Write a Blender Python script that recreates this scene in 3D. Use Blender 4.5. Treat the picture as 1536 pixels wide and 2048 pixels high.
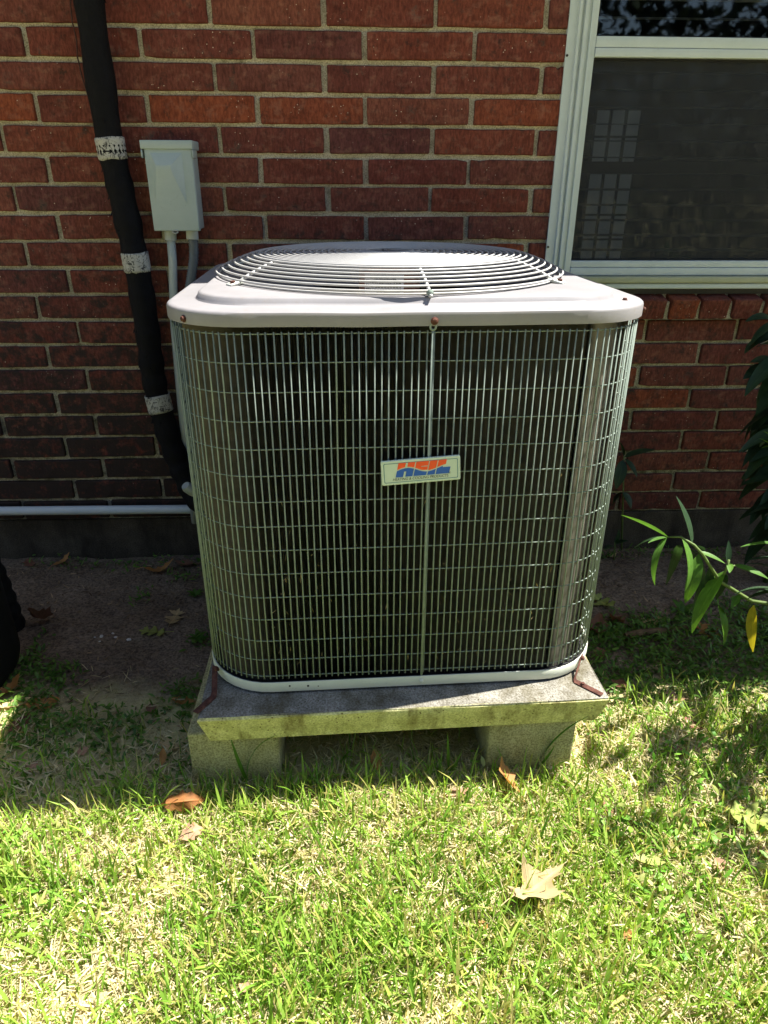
import bpy, bmesh, math, random
import numpy as np
from mathutils import Vector, Matrix

for o in list(bpy.data.objects):
    bpy.data.objects.remove(o)
S = bpy.context.scene
COL = S.collection
R = math.radians

# ------------------------------------------------------------------ camera
CAM_D, CAM_Z = 2.2618, 1.24
F_PX, PITCH, YAW, ROLL = 1381.6, .4431, .0434, .0043
_f = Vector((math.sin(YAW)*math.cos(PITCH), math.cos(YAW)*math.cos(PITCH), -math.sin(PITCH)))
_r0 = Vector((math.cos(YAW), -math.sin(YAW), 0)); _u0 = _r0.cross(_f)
_r = _r0*math.cos(ROLL) + _u0*math.sin(ROLL); _u = _u0*math.cos(ROLL) - _r0*math.sin(ROLL)
CAM = Vector((0, -CAM_D, CAM_Z))
cd = bpy.data.cameras.new('camera'); cam = bpy.data.objects.new('camera', cd); COL.objects.link(cam)
cam.matrix_world = Matrix(((_r.x, _u.x, -_f.x, CAM.x), (_r.y, _u.y, -_f.y, CAM.y), (_r.z, _u.z, -_f.z, CAM.z), (0, 0, 0, 1)))
cd.sensor_fit = 'VERTICAL'; cd.sensor_height = 36; cd.sensor_width = 27
cd.lens = F_PX/2048*36; cd.clip_start = .02; cd.clip_end = 500
S.camera = cam

# ------------------------------------------------------------------ light
SUN_EL = R(62); SUN_AZ = (.977, .213)
w = bpy.data.worlds.new('World'); S.world = w; w.use_nodes = True
nt = w.node_tree; bg = nt.nodes['Background']
sky = nt.nodes.new('ShaderNodeTexSky'); sky.sky_type = 'NISHITA'; sky.sun_disc = False
sky.sun_elevation = SUN_EL; sky.sun_rotation = math.atan2(SUN_AZ[0], SUN_AZ[1])
nt.links.new(sky.outputs[0], bg.inputs[0]); bg.inputs[1].default_value = .07
sl = bpy.data.lights.new('sun', 'SUN'); sl.energy = 5.0; sl.angle = R(.55); sl.color = (1, .955, .88)
so = bpy.data.objects.new('sun', sl); COL.objects.link(so); so.location = (6, 2, 9)
d = Vector((-SUN_AZ[0]*math.cos(SUN_EL), -SUN_AZ[1]*math.cos(SUN_EL), -math.sin(SUN_EL)))
so.rotation_euler = d.to_track_quat('-Z', 'Y').to_euler()
S.view_settings.view_transform = 'Standard'; S.view_settings.look = 'None'
S.view_settings.gamma = 1; S.view_settings.use_curve_mapping = False
S.view_settings.exposure = 1.75

rng = np.random.default_rng(7)
rnd = random.Random(11)

# ------------------------------------------------------------------ helpers
def ray(x, y):
    return _f + _r*((x-768)/F_PX) - _u*((y-1024)/F_PX)
def atY(x, y, Y):            # a photo point carried out to the vertical plane at depth Y
    q = ray(x, y); return CAM + q*((Y+CAM_D)/q.y)
def atZ(x, y, z):            # ... to the horizontal plane at height z
    q = ray(x, y); return CAM + q*((z-CAM_Z)/q.z)

def tag(o, label=None, cat=None, group=None, kind=None):
    if label: o['label'] = label
    if cat: o['category'] = cat
    if group: o['group'] = group
    if kind: o['kind'] = kind
    return o
def empty(name, loc=(0, 0, 0), parent=None, rz=0):
    o = bpy.data.objects.new(name, None); o.empty_display_size = .05
    o.location = loc; o.rotation_euler = (0, 0, rz); COL.objects.link(o)
    if parent: o.parent = parent
    return o
def link(name, me, parent=None, loc=(0, 0, 0), rot=(0, 0, 0)):
    o = bpy.data.objects.new(name, me); o.location = loc; o.rotation_euler = rot
    COL.objects.link(o)
    if parent: o.parent = parent
    return o
def mesh(name, verts, faces, m=None, smooth=False):
    me = bpy.data.meshes.new(name); me.from_pydata([tuple(v) for v in verts], [], faces)
    if m: me.materials.append(m)
    if smooth: me.polygons.foreach_set('use_smooth', [True]*len(me.polygons))
    me.update(); return me
class MB:
    def __init__(self): self.v = []; self.f = []
    def add(self, v, f):
        n = len(self.v); self.v += [tuple(p) for p in v]; self.f += [tuple(i+n for i in q) for q in f]; return self
    def box(self, a, b):
        x0, y0, z0 = a; x1, y1, z1 = b
        return self.add([(x0,y0,z0),(x1,y0,z0),(x1,y1,z0),(x0,y1,z0),(x0,y0,z1),(x1,y0,z1),(x1,y1,z1),(x0,y1,z1)],
                 [(0,3,2,1),(4,5,6,7),(0,1,5,4),(1,2,6,5),(2,3,7,6),(3,0,4,7)])
    def tube(self, pts, r, n=8, caps=True, closed=False):
        pts = [Vector(p) for p in pts]; N = len(pts); rr = r if isinstance(r, (list, tuple)) else [r]*N
        rings = []; up = None
        for i in range(N):
            if closed: t = pts[(i+1) % N]-pts[i-1]
            else: t = pts[min(i+1, N-1)]-pts[max(i-1, 0)]
            t.normalize()
            if up is None:
                up = Vector((0, 0, 1)) if abs(t.z) < .9 else Vector((0, 1, 0))
            s = t.cross(up).normalized(); up = s.cross(t).normalized()
            rings.append([pts[i]+(s*math.cos(2*math.pi*k/n)+up*math.sin(2*math.pi*k/n))*rr[i] for k in range(n)])
        v = [p for q in rings for p in q]; f = []
        for i in range(N if closed else N-1):
            j = (i+1) % N
            for k in range(n):
                k2 = (k+1) % n
                f.append((i*n+k, j*n+k, j*n+k2, i*n+k2))
        if caps and not closed:
            f.append(tuple(range(n))); f.append(tuple((N-1)*n+k for k in reversed(range(n))))
        return self.add(v, f)
    def loops(self, L, close_last=False, close_first=False):   # skin successive closed loops of equal length
        n = len(L[0]); v = [p for q in L for p in q]; f = []
        for i in range(len(L)-1):
            for k in range(n):
                k2 = (k+1) % n
                f.append((i*n+k, i*n+k2, (i+1)*n+k2, (i+1)*n+k))
        if close_last: f.append(tuple((len(L)-1)*n+k for k in range(n)))
        if close_first: f.append(tuple(reversed(range(n))))
        return self.add(v, f)
    def mesh(self, name, m, smooth=False, bevel=0, seg=2, auto=None):
        me = mesh(name, self.v, self.f, m)
        bm = bmesh.new(); bm.from_mesh(me)
        bmesh.ops.recalc_face_normals(bm, faces=bm.faces)
        if bevel:
            ed = [e for e in bm.edges if len(e.link_faces) == 2 and e.calc_face_angle(0) > .5]
            bmesh.ops.bevel(bm, geom=ed, offset=bevel, segments=seg, affect='EDGES', profile=.5)
        bm.to_mesh(me); bm.free()
        if smooth or bevel or auto: me.polygons.foreach_set('use_smooth', [True]*len(me.polygons))
        if auto or bevel:
            try: me.set_sharp_from_angle(angle=auto or R(50))
            except Exception: pass
        me.update(); return me
    def build(self, name, m, parent=None, **k):
        return link(name, self.mesh(name, m, **k), parent)

# ------------------------------------------------------------------ materials
def N(nt, t, **kw):
    n = nt.nodes.new(t)
    for k, v in kw.items():
        if k.startswith('i_'):
            key = k[2:]; key = int(key) if key.isdigit() else key
            n.inputs[key].default_value = v
        else: setattr(n, k, v)
    return n
def rgba(c): return (c[0], c[1], c[2], 1)
class Mat:
    def __init__(self, name, rough=.6, metal=0, spec=.4):
        self.m = bpy.data.materials.new(name); self.m.use_nodes = True
        self.nt = self.m.node_tree; self.b = self.nt.nodes['Principled BSDF']
        self.b.inputs['Roughness'].default_value = rough; self.b.inputs['Metallic'].default_value = metal
        self.b.inputs['Specular IOR Level'].default_value = spec
        self.tc = N(self.nt, 'ShaderNodeTexCoord'); self.co = self.tc.outputs['Object']
    def L(self, a, b): self.nt.links.new(a, b)
    def world(self):
        g = N(self.nt, 'ShaderNodeNewGeometry'); self.co = g.outputs['Position']; return self
    def noise(self, scale, detail=4, rough=.55, stretch=None, dist=0, co=None):
        co = co or self.co
        if stretch:
            mp = N(self.nt, 'ShaderNodeMapping'); mp.inputs['Scale'].default_value = stretch
            self.L(co, mp.inputs[0]); co = mp.outputs[0]
        n = N(self.nt, 'ShaderNodeTexNoise', i_Scale=scale, i_Detail=detail, i_Roughness=rough, i_Distortion=dist)
        self.L(co, n.inputs['Vector']); return n.outputs['Fac']
    def voro(self, scale, feature='F1', out='Distance'):
        n = N(self.nt, 'ShaderNodeTexVoronoi', feature=feature, i_Scale=scale); self.L(self.co, n.inputs['Vector']); return n.outputs[out]
    def ramp(self, fac, stops, interp='LINEAR'):
        n = N(self.nt, 'ShaderNodeValToRGB'); e = n.color_ramp.elements; n.color_ramp.interpolation = interp
        while len(e) < len(stops): e.new(.5)
        for q, (p, c) in zip(e, stops):
            q.position = p; q.color = rgba(c) if isinstance(c, (tuple, list)) else (c, c, c, 1)
        self.L(fac, n.inputs[0]); return n.outputs[0]
    def mix(self, fac, a, b, mode='MIX'):
        n = N(self.nt, 'ShaderNodeMix', data_type='RGBA', blend_type=mode)
        for s, v in ((0, fac), (6, a), (7, b)):
            if isinstance(v, (int, float)): n.inputs[s].default_value = v if s == 0 else (v, v, v, 1)
            elif isinstance(v, tuple): n.inputs[s].default_value = rgba(v)
            else: self.L(v, n.inputs[s])
        return n.outputs[2]
    def math(self, op, a, b=0, clamp=False):
        n = N(self.nt, 'ShaderNodeMath', operation=op, use_clamp=clamp)
        for s, v in ((0, a), (1, b)):
            if isinstance(v, (int, float)): n.inputs[s].default_value = v
            else: self.L(v, n.inputs[s])
        return n.outputs[0]
    def sep(self, co=None):
        n = N(self.nt, 'ShaderNodeSeparateXYZ'); self.L(co or self.co, n.inputs[0]); return n.outputs
    def color(self, c):
        if isinstance(c, tuple): self.b.inputs['Base Color'].default_value = rgba(c)
        else: self.L(c, self.b.inputs['Base Color'])
        return self
    def rough(self, v): self.L(v, self.b.inputs['Roughness']); return self
    def bump(self, h, strength=.5, dist=.002):
        n = N(self.nt, 'ShaderNodeBump', i_Strength=strength, i_Distance=dist)
        self.L(h, n.inputs['Height'])
        if self.b.inputs['Normal'].is_linked: self.L(self.b.inputs['Normal'].links[0].from_socket, n.inputs['Normal'])
        self.L(n.outputs[0], self.b.inputs['Normal']); return self
    def rand(self):
        n = N(self.nt, 'ShaderNodeObjectInfo'); return n.outputs['Random']

def m_brick():
    k = Mat('brick_clay', .85, spec=.25)
    r = k.rand(); g = N(k.nt, 'ShaderNodeNewGeometry'); wp = g.outputs['Position']
    base = k.ramp(r, [(0, (.180, .058, .042)), (.17, (.215, .060, .038)), (.34, (.18, .050, .037)), (.5, (.232, .078, .050)), (.62, (.145, .050, .045)),
                      (.8, (.20, .054, .034)), (.9, (.228, .065, .038)), (1, (.33, .086, .034))])
    k.co = wp
    n1 = k.noise(9, 5, .6); n2 = k.noise(150, 3, .7, stretch=(1, 1, .35)); n3 = k.noise(38, 4, .65, stretch=(.7, 1, 1))
    c = k.mix(k.ramp(n1, [(.3, 0.), (.7, 1.)]), base, k.mix(1, base, (.72, .62, .60), 'MULTIPLY'))
    c = k.mix(k.ramp(n2, [(.36, 0.), (.62, .8)]), c, k.mix(1, c, (.42, .36, .34), 'MULTIPLY'))
    c = k.mix(k.ramp(n3, [(.52, 0.), (.75, .45)]), c, (.30, .15, .105))
    # pale specks of lime
    v = k.voro(75); sm = k.noise(11, 2); sp = k.math('MULTIPLY', k.ramp(v, [(.0, 1.), (.085, 1.), (.12, 0.)]), k.ramp(sm, [(.52, 0.), (.58, 1.)]))
    c = k.mix(sp, c, (.55, .45, .36))
    ef = k.noise(13, 6, .75); c = k.mix(k.ramp(ef, [(.60, 0.), (.74, .38)]), c, (.36, .26, .20))     # lime bloom
    dk = k.noise(17, 5, .7, stretch=(.6, 1, 1.4)); c = k.mix(k.ramp(dk, [(.56, 0.), (.7, .55)]), c, k.mix(1, c, (.38, .33, .34), 'MULTIPLY'))
    # black mildew and soot: blotches, with painted shade deepening them towards the lower left
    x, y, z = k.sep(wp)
    left_shade = k.math('MULTIPLY', k.ramp(k.math('MULTIPLY_ADD', x, -.45), [(.0, .0), (.45, 1.)]), 1.0)
    left_shade.node.inputs[1].default_value = 1.0
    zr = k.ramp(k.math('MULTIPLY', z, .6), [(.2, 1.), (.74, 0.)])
    md = k.math('ADD', k.noise(26, 6, .72), k.math('MULTIPLY', k.math('MULTIPLY', left_shade, zr), .20))
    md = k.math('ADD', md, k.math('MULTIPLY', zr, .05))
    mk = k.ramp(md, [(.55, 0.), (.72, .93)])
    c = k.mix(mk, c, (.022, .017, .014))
    k.color(c)
    k.bump(n2, .55, .0022); k.bump(n3, .5, .003); k.bump(k.noise(420, 2), .35, .0008)
    return k.m
def m_mortar():
    k = Mat('mortar_lime', .95, spec=.15).world()
    n = k.noise(22, 6, .7); f = k.noise(260, 3, .7); b = k.noise(3, 3)
    c = k.ramp(n, [(.25, (.37, .325, .235)), (.5, (.55, .50, .38)), (.75, (.66, .61, .49))])
    c = k.mix(k.ramp(f, [(.36, .8), (.58, 0.)]), c, (.17, .145, .10))
    x, y, z = k.sep()
    zr = k.ramp(k.math('MULTIPLY', z, .6), [(.25, 1.), (.72, 0.)])
    md = k.math('ADD', k.noise(34, 5, .7), k.math('MULTIPLY', zr, .13))
    c = k.mix(k.ramp(md, [(.55, 0.), (.8, .85)]), c, (.055, .05, .022))
    k.color(c); k.bump(f, .6, .003); k.bump(n, .4, .005); return k.m
def m_concrete(name, cols, stain=(.05, .045, .02), amount=.5, pit=1.0, sc=1, grain=.85):
    k = Mat(name, .92, spec=.2).world()
    n = k.noise(9*sc, 6, .65); f = k.noise(230, 4, .7); g = k.noise(600, 2, .6)
    c = k.ramp(n, [(.28, cols[0]), (.52, cols[1]), (.74, cols[2])])
    c = k.mix(k.ramp(f, [(.40, grain), (.58, 0.)]), c, k.mix(1, c, (.42, .40, .35), 'MULTIPLY'))
    v = k.voro(95); vm = k.noise(20, 3)
    pits = k.math('MULTIPLY', k.ramp(v, [(.0, 1.), (.14, 1.), (.22, 0.)]), k.ramp(vm, [(.48, 0.), (.56, 1.)]))
    c = k.mix(k.math('MULTIPLY', pits, .8*pit), c, stain)
    st = k.noise(6*sc, 5, .7, stretch=(1.6, 1, .5))
    c = k.mix(k.math('MULTIPLY', k.ramp(st, [(.48, 0.), (.68, 1.)]), amount), c, stain)
    k.color(c); k.bump(f, .6, .003); k.bump(g, .5, .0012)
    if pit: k.bump(k.math('MULTIPLY', pits, -1), .6, .004)
    return k.m
def m_paint(name, c0, c1, rough=.45, dirt=(.25, .22, .18), amt=.25, spec=.45, speck=.0):
    k = Mat(name, rough, spec=spec).world()
    n = k.noise(14, 5, .65); c = k.mix(k.ramp(n, [(.3, 0.), (.7, 1.)]), c0, c1)
    d = k.noise(42, 6, .75); c = k.mix(k.math('MULTIPLY', k.ramp(d, [(.56, 0.), (.78, 1.)]), amt), c, dirt)
    if speck:
        v = k.voro(130); vm = k.noise(25, 3)
        sp = k.math('MULTIPLY', k.ramp(v, [(0, 1.), (.11, 1.), (.16, 0.)]), k.ramp(vm, [(.5, 0.), (.6, 1.)]))
        c = k.mix(k.math('MULTIPLY', sp, speck), c, dirt)
    k.color(c); k.bump(k.noise(90, 3), .08, .001); return k.m
def m_plain(name, c, rough=.6, metal=0, spec=.4, var=.25, sc=40, bump=.15):
    k = Mat(name, rough, metal, spec).world()
    n = k.noise(sc, 5, .65)
    k.color(k.mix(k.ramp(n, [(.3, 0.), (.7, 1.)]), tuple(v*(1-var) for v in c), tuple(min(1, v*(1+var)) for v in c)))
    if bump: k.bump(k.noise(sc*4, 3), bump, .0015)
    return k.m
def m_tape():
    k = Mat('worn_tape', .6, spec=.3).world(); n = k.noise(30, 4); e = k.noise(55, 6, .8, dist=1.5); st = k.noise(160, 3, .7, stretch=(1, 1, .25))
    c = k.mix(n, (.36, .35, .31), (.50, .48, .43)); c = k.mix(k.ramp(e, [(.52, 0.), (.57, .95)]), c, (.012, .012, .014)); c = k.mix(k.ramp(st, [(.58, 0.), (.66, .7)]), c, (.05, .05, .05))
    k.color(c); k.bump(e, .5, .003); return k.m
def m_rust():
    k = Mat('rust', .9, .1, .3).world(); n = k.noise(60, 6, .7)
    k.color(k.ramp(n, [(.3, (.030, .013, .010)), (.5, (.085, .033, .022)), (.72, (.15, .068, .048))])); k.bump(k.noise(220, 3), .6, .002); return k.m
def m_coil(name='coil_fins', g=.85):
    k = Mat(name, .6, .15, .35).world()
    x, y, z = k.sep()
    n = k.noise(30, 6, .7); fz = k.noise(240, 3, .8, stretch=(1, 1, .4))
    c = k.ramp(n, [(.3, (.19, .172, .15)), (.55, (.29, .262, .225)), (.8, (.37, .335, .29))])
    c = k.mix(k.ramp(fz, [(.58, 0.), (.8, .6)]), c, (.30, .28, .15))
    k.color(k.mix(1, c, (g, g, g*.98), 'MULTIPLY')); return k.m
def m_leaf(name, cols, rough=.5, trans=.35, vein=.4, attr=None):
    k = Mat(name, rough, spec=.35)
    uv = N(k.nt, 'ShaderNodeUVMap'); s = k.sep(uv.outputs[0])
    r = k.rand(); g = N(k.nt, 'ShaderNodeNewGeometry'); k.co = g.outputs['Position']
    base = k.ramp(r, [(i/(len(cols)-1), c) for i, c in enumerate(cols)])
    n = k.noise(45, 5, .65); base = k.mix(k.ramp(n, [(.35, 0.), (.7, .55)]), base, k.mix(1, base, (.55, .5, .45), 'MULTIPLY'))
    a = k.math('ABSOLUTE', k.math('SUBTRACT', s[0], .5))
    mid = k.ramp(a, [(0, 1.), (.025, .9), (.06, 0.)])
    sv = k.math('FRACT', k.math('SUBTRACT', k.math('MULTIPLY', s[1], 8), k.math('MULTIPLY', a, 5)))
    side = k.math('MULTIPLY', k.ramp(sv, [(0, .5), (.09, 0.), (.93, 0.), (1, .5)]), 1.0)
    v = k.math('MAXIMUM', mid, side)
    c = k.mix(k.math('MULTIPLY', v, vein), base, k.mix(1, base, (1.9, 1.8, 1.7), 'MULTIPLY'))
    k.color(c); k.bump(v, .4, .002)
    tr = N(k.nt, 'ShaderNodeBsdfTranslucent'); k.L(k.mix(1, c, (1.3, 1.25, .7), 'MULTIPLY'), tr.inputs[0])
    ms = N(k.nt, 'ShaderNodeMixShader', i_0=trans); k.L(k.b.outputs[0], ms.inputs[1]); k.L(tr.outputs[0], ms.inputs[2])
    k.L(ms.outputs[0], k.nt.nodes['Material Output'].inputs[0]); return k.m
def m_grass(name, trans=.3, rough=.55):
    k = Mat(name, rough, spec=.3)
    at = N(k.nt, 'ShaderNodeAttribute', attribute_name='tint'); c = at.outputs['Color']
    k.color(c)
    tr = N(k.nt, 'ShaderNodeBsdfTranslucent'); k.L(k.mix(1, c, (1.25, 1.2, .7), 'MULTIPLY'), tr.inputs[0])
    ms = N(k.nt, 'ShaderNodeMixShader', i_0=trans); k.L(k.b.outputs[0], ms.inputs[1]); k.L(tr.outputs[0], ms.inputs[2])
    k.L(ms.outputs[0], k.nt.nodes['Material Output'].inputs[0]); return k.m

M = dict(
    brick=m_brick(), mortar=m_mortar(), rust=m_rust(), coil=m_coil(), coil_sun=m_coil('painted_sun_fins', 1.2),  # second coil copy is lighter, painting sunlight onto the corner fins
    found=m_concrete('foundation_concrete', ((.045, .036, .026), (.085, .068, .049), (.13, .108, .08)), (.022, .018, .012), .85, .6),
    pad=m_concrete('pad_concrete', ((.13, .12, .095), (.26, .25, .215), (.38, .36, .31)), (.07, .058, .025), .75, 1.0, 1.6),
    padface=m_concrete('pad_side_concrete', ((.46, .43, .17), (.68, .645, .30), (.78, .75, .40)), (.16, .125, .04), .85, 1.3, 2.3, .6),  # yellow-green lawn bounce painted into the tinted side concrete
    block=m_concrete('block_concrete', ((.40, .36, .17), (.50, .455, .24), (.60, .55, .33)), (.09, .08, .03), .35, .6),
    lid=m_paint('lid_paint', (.192, .186, .190), (.225, .216, .222), .55, (.20, .165, .13), .55, speck=.6),
    ring=m_paint('base_paint', (.55, .575, .49), (.61, .63, .55), .4, (.3, .3, .2), .15, speck=.3),
    wire=m_plain('wire_coating', (.195, .238, .205), .68, 0, .2, .18, 60, 0),
    ringwire=m_plain('fan_guard_coating', (.40, .395, .38), .4, 0, .5, .1, 60, 0),
    frame=m_paint('window_paint', (.47, .535, .545), (.53, .59, .60), .4, (.32, .33, .28), .22),
    framey=m_paint('sill_paint', (.32, .34, .22), (.40, .41, .28), .5, (.16, .16, .09), .4, speck=.7),
    box=m_paint('grey_enclosure_paint', (.31, .375, .37), (.36, .42, .415), .4, (.2, .2, .18), .15, speck=.5),
    pvc=m_paint('grey_pvc', (.36, .40, .385), (.43, .46, .445), .45, (.25, .26, .22), .25, speck=.5),
    pvcw=m_paint('pale_pvc', (.55, .60, .62), (.62, .66, .67), .35, (.3, .3, .27), .2),
    flex=m_plain('flexible_conduit_grey', (.085, .098, .108), .45, 0, .5, .2, 60, .2),
    foam=m_plain('black_insulation', (.0045, .0042, .0052), .75, 0, .15, .35, 60, 1.0),
    tape=m_tape(),
    dark=m_plain('dark_steel', (.022, .022, .024), .5, .3, .4, .3, 40, .2),
    copper=m_plain('motor_brown', (.24, .11, .07), .6, .2, .4, .3, 40, .2),
    inner=m_plain('inner_grey', (.34, .36, .40), .5, .2, .4, .2, 20, .1),
    rubber=m_plain('black_plastic', (.010, .0098, .0098), .65, 0, .25, .35, 50, .5),
    sticker=m_plain('sticker_paper', (.62, .60, .55), .6, 0, .3, .1, 60, 0),
    ink=m_plain('black_ink', (.02, .02, .02), .6, 0, .3, .1, 60, 0),
    orange=m_plain('badge_orange', (.78, .075, .015), .45, 0, .4, .05, 60, 0),
    blue=m_plain('badge_blue', (.006, .085, .42), .45, 0, .4, .05, 60, 0),
    teal=m_plain('badge_line_blue', (.01, .13, .22), .45, 0, .4, .05, 60, 0),
    badge=m_paint('badge_plate', (.47, .56, .48), (.52, .61, .53), .4, (.40, .34, .14), .35),
    copperwire=m_plain('old_cable', (.05, .02, .014), .6, 0, .3, .3, 60, .2),
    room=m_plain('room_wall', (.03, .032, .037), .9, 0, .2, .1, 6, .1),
    slat=m_plain('blind_slat', (.22, .225, .24), .6, 0, .3, .1, 30, .0),
    roof=m_plain('eave_boards', (.55, .54, .50), .7, 0, .3, .1, 12, .1),
    shingle=m_plain('roof_shingle', (.09, .085, .08), .9, 0, .2, .3, 12, .3),
    bark=m_plain('stick_bark', (.13, .085, .045), .9, 0, .2, .45, 60, .9),
    stem=m_plain('plant_stem', (.10, .15, .04), .6, 0, .3, .25, 60, .1),
    stone=m_plain('pale_stone', (.66, .64, .58), .9, 0, .2, .3, 60, .5),
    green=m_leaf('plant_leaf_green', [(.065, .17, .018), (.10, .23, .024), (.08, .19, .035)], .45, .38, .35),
    shade=m_leaf('plant_leaf_shaded', [(.018, .048, .020), (.028, .062, .024), (.022, .056, .03)], .42, .25, .3),  # shaded copy of the green leaf, with shade put into its colour
    yellow=m_leaf('plant_leaf_yellow', [(.42, .36, .02), (.45, .38, .03)], .5, .35, .3),
    dead=m_leaf('dead_leaf_tan', [(.56, .44, .24), (.52, .38, .19), (.60, .48, .28)], .7, .25, .3),
    deado=m_leaf('dead_leaf_orange', [(.40, .19, .055), (.46, .23, .075), (.36, .15, .05)], .7, .3, .3),
    deadb=m_leaf('dead_leaf_brown', [(.19, .085, .05), (.23, .115, .07), (.17, .065, .042)], .75, .15, .25),
    deadp=m_leaf('dead_leaf_pink', [(.42, .24, .16), (.46, .28, .18)], .7, .25, .25),
    deadg=m_leaf('fallen_leaf_green', [(.30, .36, .08), (.36, .41, .11)], .6, .3, .3),
    added_hedge=m_plain('added_hedge_leaf', (.010, .020, .010), .8, 0, .1, .3, 8, 0),
    grass=m_grass('grass_blades', .42, .55), thatch=m_grass('dry_thatch', .28, .8), weeds=m_grass('weed_leaves', .3, .5),
)
# window glass and insect screen
gm = bpy.data.materials.new('window_glass'); gm.use_nodes = True
gb = gm.node_tree.nodes['Principled BSDF']; gb.inputs['Base Color'].default_value = (.9, .95, .93, 1)
gb.inputs['Roughness'].default_value = .02; gb.inputs['Transmission Weight'].default_value = 1; gb.inputs['IOR'].default_value = 1.45
M['glass'] = gm
k = Mat('insect_screen_mesh', .7, .2, .3).world(); k.color(k.ramp(k.noise(25, 4), [(.3, (.020, .022, .027)), (.7, (.030, .032, .037))]))
tp = N(k.nt, 'ShaderNodeBsdfTransparent'); ms = N(k.nt, 'ShaderNodeMixShader', i_0=.30)
k.L(k.b.outputs[0], ms.inputs[1]); k.L(tp.outputs[0], ms.inputs[2]); k.L(ms.outputs[0], k.nt.nodes['Material Output'].inputs[0]); M['screen'] = k.m
k = Mat('reflection_glow', .6); k.b.inputs['Emission Color'].default_value = (.62, .74, .78, 1); k.b.inputs['Emission Strength'].default_value = .022; M['mirror_glow'] = k.m  # faint glow imitating a window reflection, not a light source

# ground: soil by the wall, thatchy turf in front
k = Mat('soil_and_turf', .95, spec=.15).world()
n = k.noise(5, 6, .65); f = k.noise(120, 4, .7); x_, y_, z_ = k.sep()
soil = k.ramp(n, [(.3, (.15, .108, .072)), (.5, (.245, .18, .122)), (.72, (.34, .262, .185))])
soil = k.mix(k.ramp(f, [(.4, .65), (.58, 0.)]), soil, (.03, .024, .018))
soil = k.mix(k.ramp(k.voro(140), [(0, .8), (.05, .8), (.075, 0.)]), soil, k.mix(k.noise(9, 2), (.10, .085, .065), (.32, .29, .25)))
turf = k.ramp(k.noise(14, 6, .75), [(.3, (.30, .26, .11)), (.5, (.46, .40, .21)), (.7, (.34, .38, .11))])
edge = k.math('ADD', k.math('MULTIPLY', y_, -1), k.math('MULTIPLY', k.noise(6, 4), .35))
k.color(k.mix(k.ramp(edge, [(.86, 0.), (1.06, 1.)]), soil, turf)); k.bump(f, .45, .005); k.bump(k.noise(30, 5), .8, .02)
M['ground'] = k.m

# ------------------------------------------------------------------ ground
def gz(x, y):   # gentle unevenness of the ground
    return (.006*math.sin(3.1*x+1.2)*math.sin(2.7*y+.4) + .004*math.sin(9*x+4*y) + .003*math.sin(17*x-13*y+1))
gx = [-90, -30, -12, -6] + list(np.arange(-3, 3.001, .05)) + [6, 12, 30, 90]
gy = [-90, -30, -12, -6] + list(np.arange(-4, .601, .05)) + [3, 12, 30, 90]
gv = []; gf = []
for j, y in enumerate(gy):
    for i, x in enumerate(gx):
        inner = abs(x) <= 3 and -4 <= y <= .6
        gv.append((x, y, gz(x, y)+float(rng.normal(0, .0018)) if inner else 0))
W_ = len(gx)
for j in range(len(gy)-1):
    for i in range(W_-1):
        gf.append((j*W_+i, j*W_+i+1, (j+1)*W_+i+1, (j+1)*W_+i))
ground = link('ground', mesh('ground', gv, gf, M['ground'], True)); tag(ground, kind='structure')

# ------------------------------------------------------------------ house
house = empty('brick_house', (0, 0, 0))
tag(house, 'red brick house wall with white framed window behind the condenser', 'house')
WX0, WX1, WZ0, WZ1 = .597, 1.62, .935, 2.25
mb = MB()
YB = .012
mb.box((-4.5, YB, .15), (WX0, .115, 2.75)).box((WX1, YB, .15), (4.5, .115, 2.75)).box((WX0, YB, .15), (WX1, .115, WZ0-.003)).box((WX0, YB, WZ1), (WX1, .115, 2.75))
wall = mb.build('wall', M['mortar'], house)
# strike the mortar joints: a wavy bed bead of its own depth
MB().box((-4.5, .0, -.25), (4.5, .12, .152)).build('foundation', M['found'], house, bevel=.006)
BL, BH, HB = .305, .0773, 1.6604
def brick_mesh(L, H, seed, D=.07):
    q = random.Random(seed); bm = bmesh.new()
    nx, nz = 9, 2
    vs = {}
    for j in range(nz+1):
        for i in range(nx+1):
            ex = q.uniform(-.0012, .0012) if i in (0, nx) else 0
            ez = q.uniform(-.0009, .0009) if j in (0, nz) else 0
            vs[i, j] = bm.verts.new((-L/2+L*i/nx+ex, q.uniform(-.0012, .0016), -H/2+H*j/nz+ez))
    fr = [bm.faces.new((vs[i, j], vs[i+1, j], vs[i+1, j+1], vs[i, j+1])) for j in range(nz) for i in range(nx)]
    ext = bmesh.ops.extrude_face_region(bm, geom=fr)
    # the extruded copy becomes the back
    for v in [g for g in ext['geom'] if isinstance(g, bmesh.types.BMVert)]: v.co.y = D
    for c_ in range(q.choice((0, 0, 1, 1, 2))):      # a chipped arris here and there
        t = vs[q.choice((q.randrange(1, nx), 0, nx)), q.choice((0, nz))]; t.co.y += q.uniform(.002, .006); t.co.z *= q.uniform(.86, .97)
    bmesh.ops.recalc_face_normals(bm, faces=bm.faces)
    ed = [e for e in bm.edges if e.is_boundary is False and len(e.link_faces) == 2 and e.calc_face_angle(0) > .9 and (e.verts[0].co.y < .01 or e.verts[1].co.y < .01)]
    bmesh.ops.bevel(bm, geom=ed, offset=.0026, segments=1, affect='EDGES')
    me = bpy.data.meshes.new('brick'); bm.to_mesh(me); bm.free(); me.materials.append(M['brick']); me.update(); return me
variants = [brick_mesh(BL-.0140, .0655, s) for s in range(16)]
hidden = MB(); nvis = 0
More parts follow.
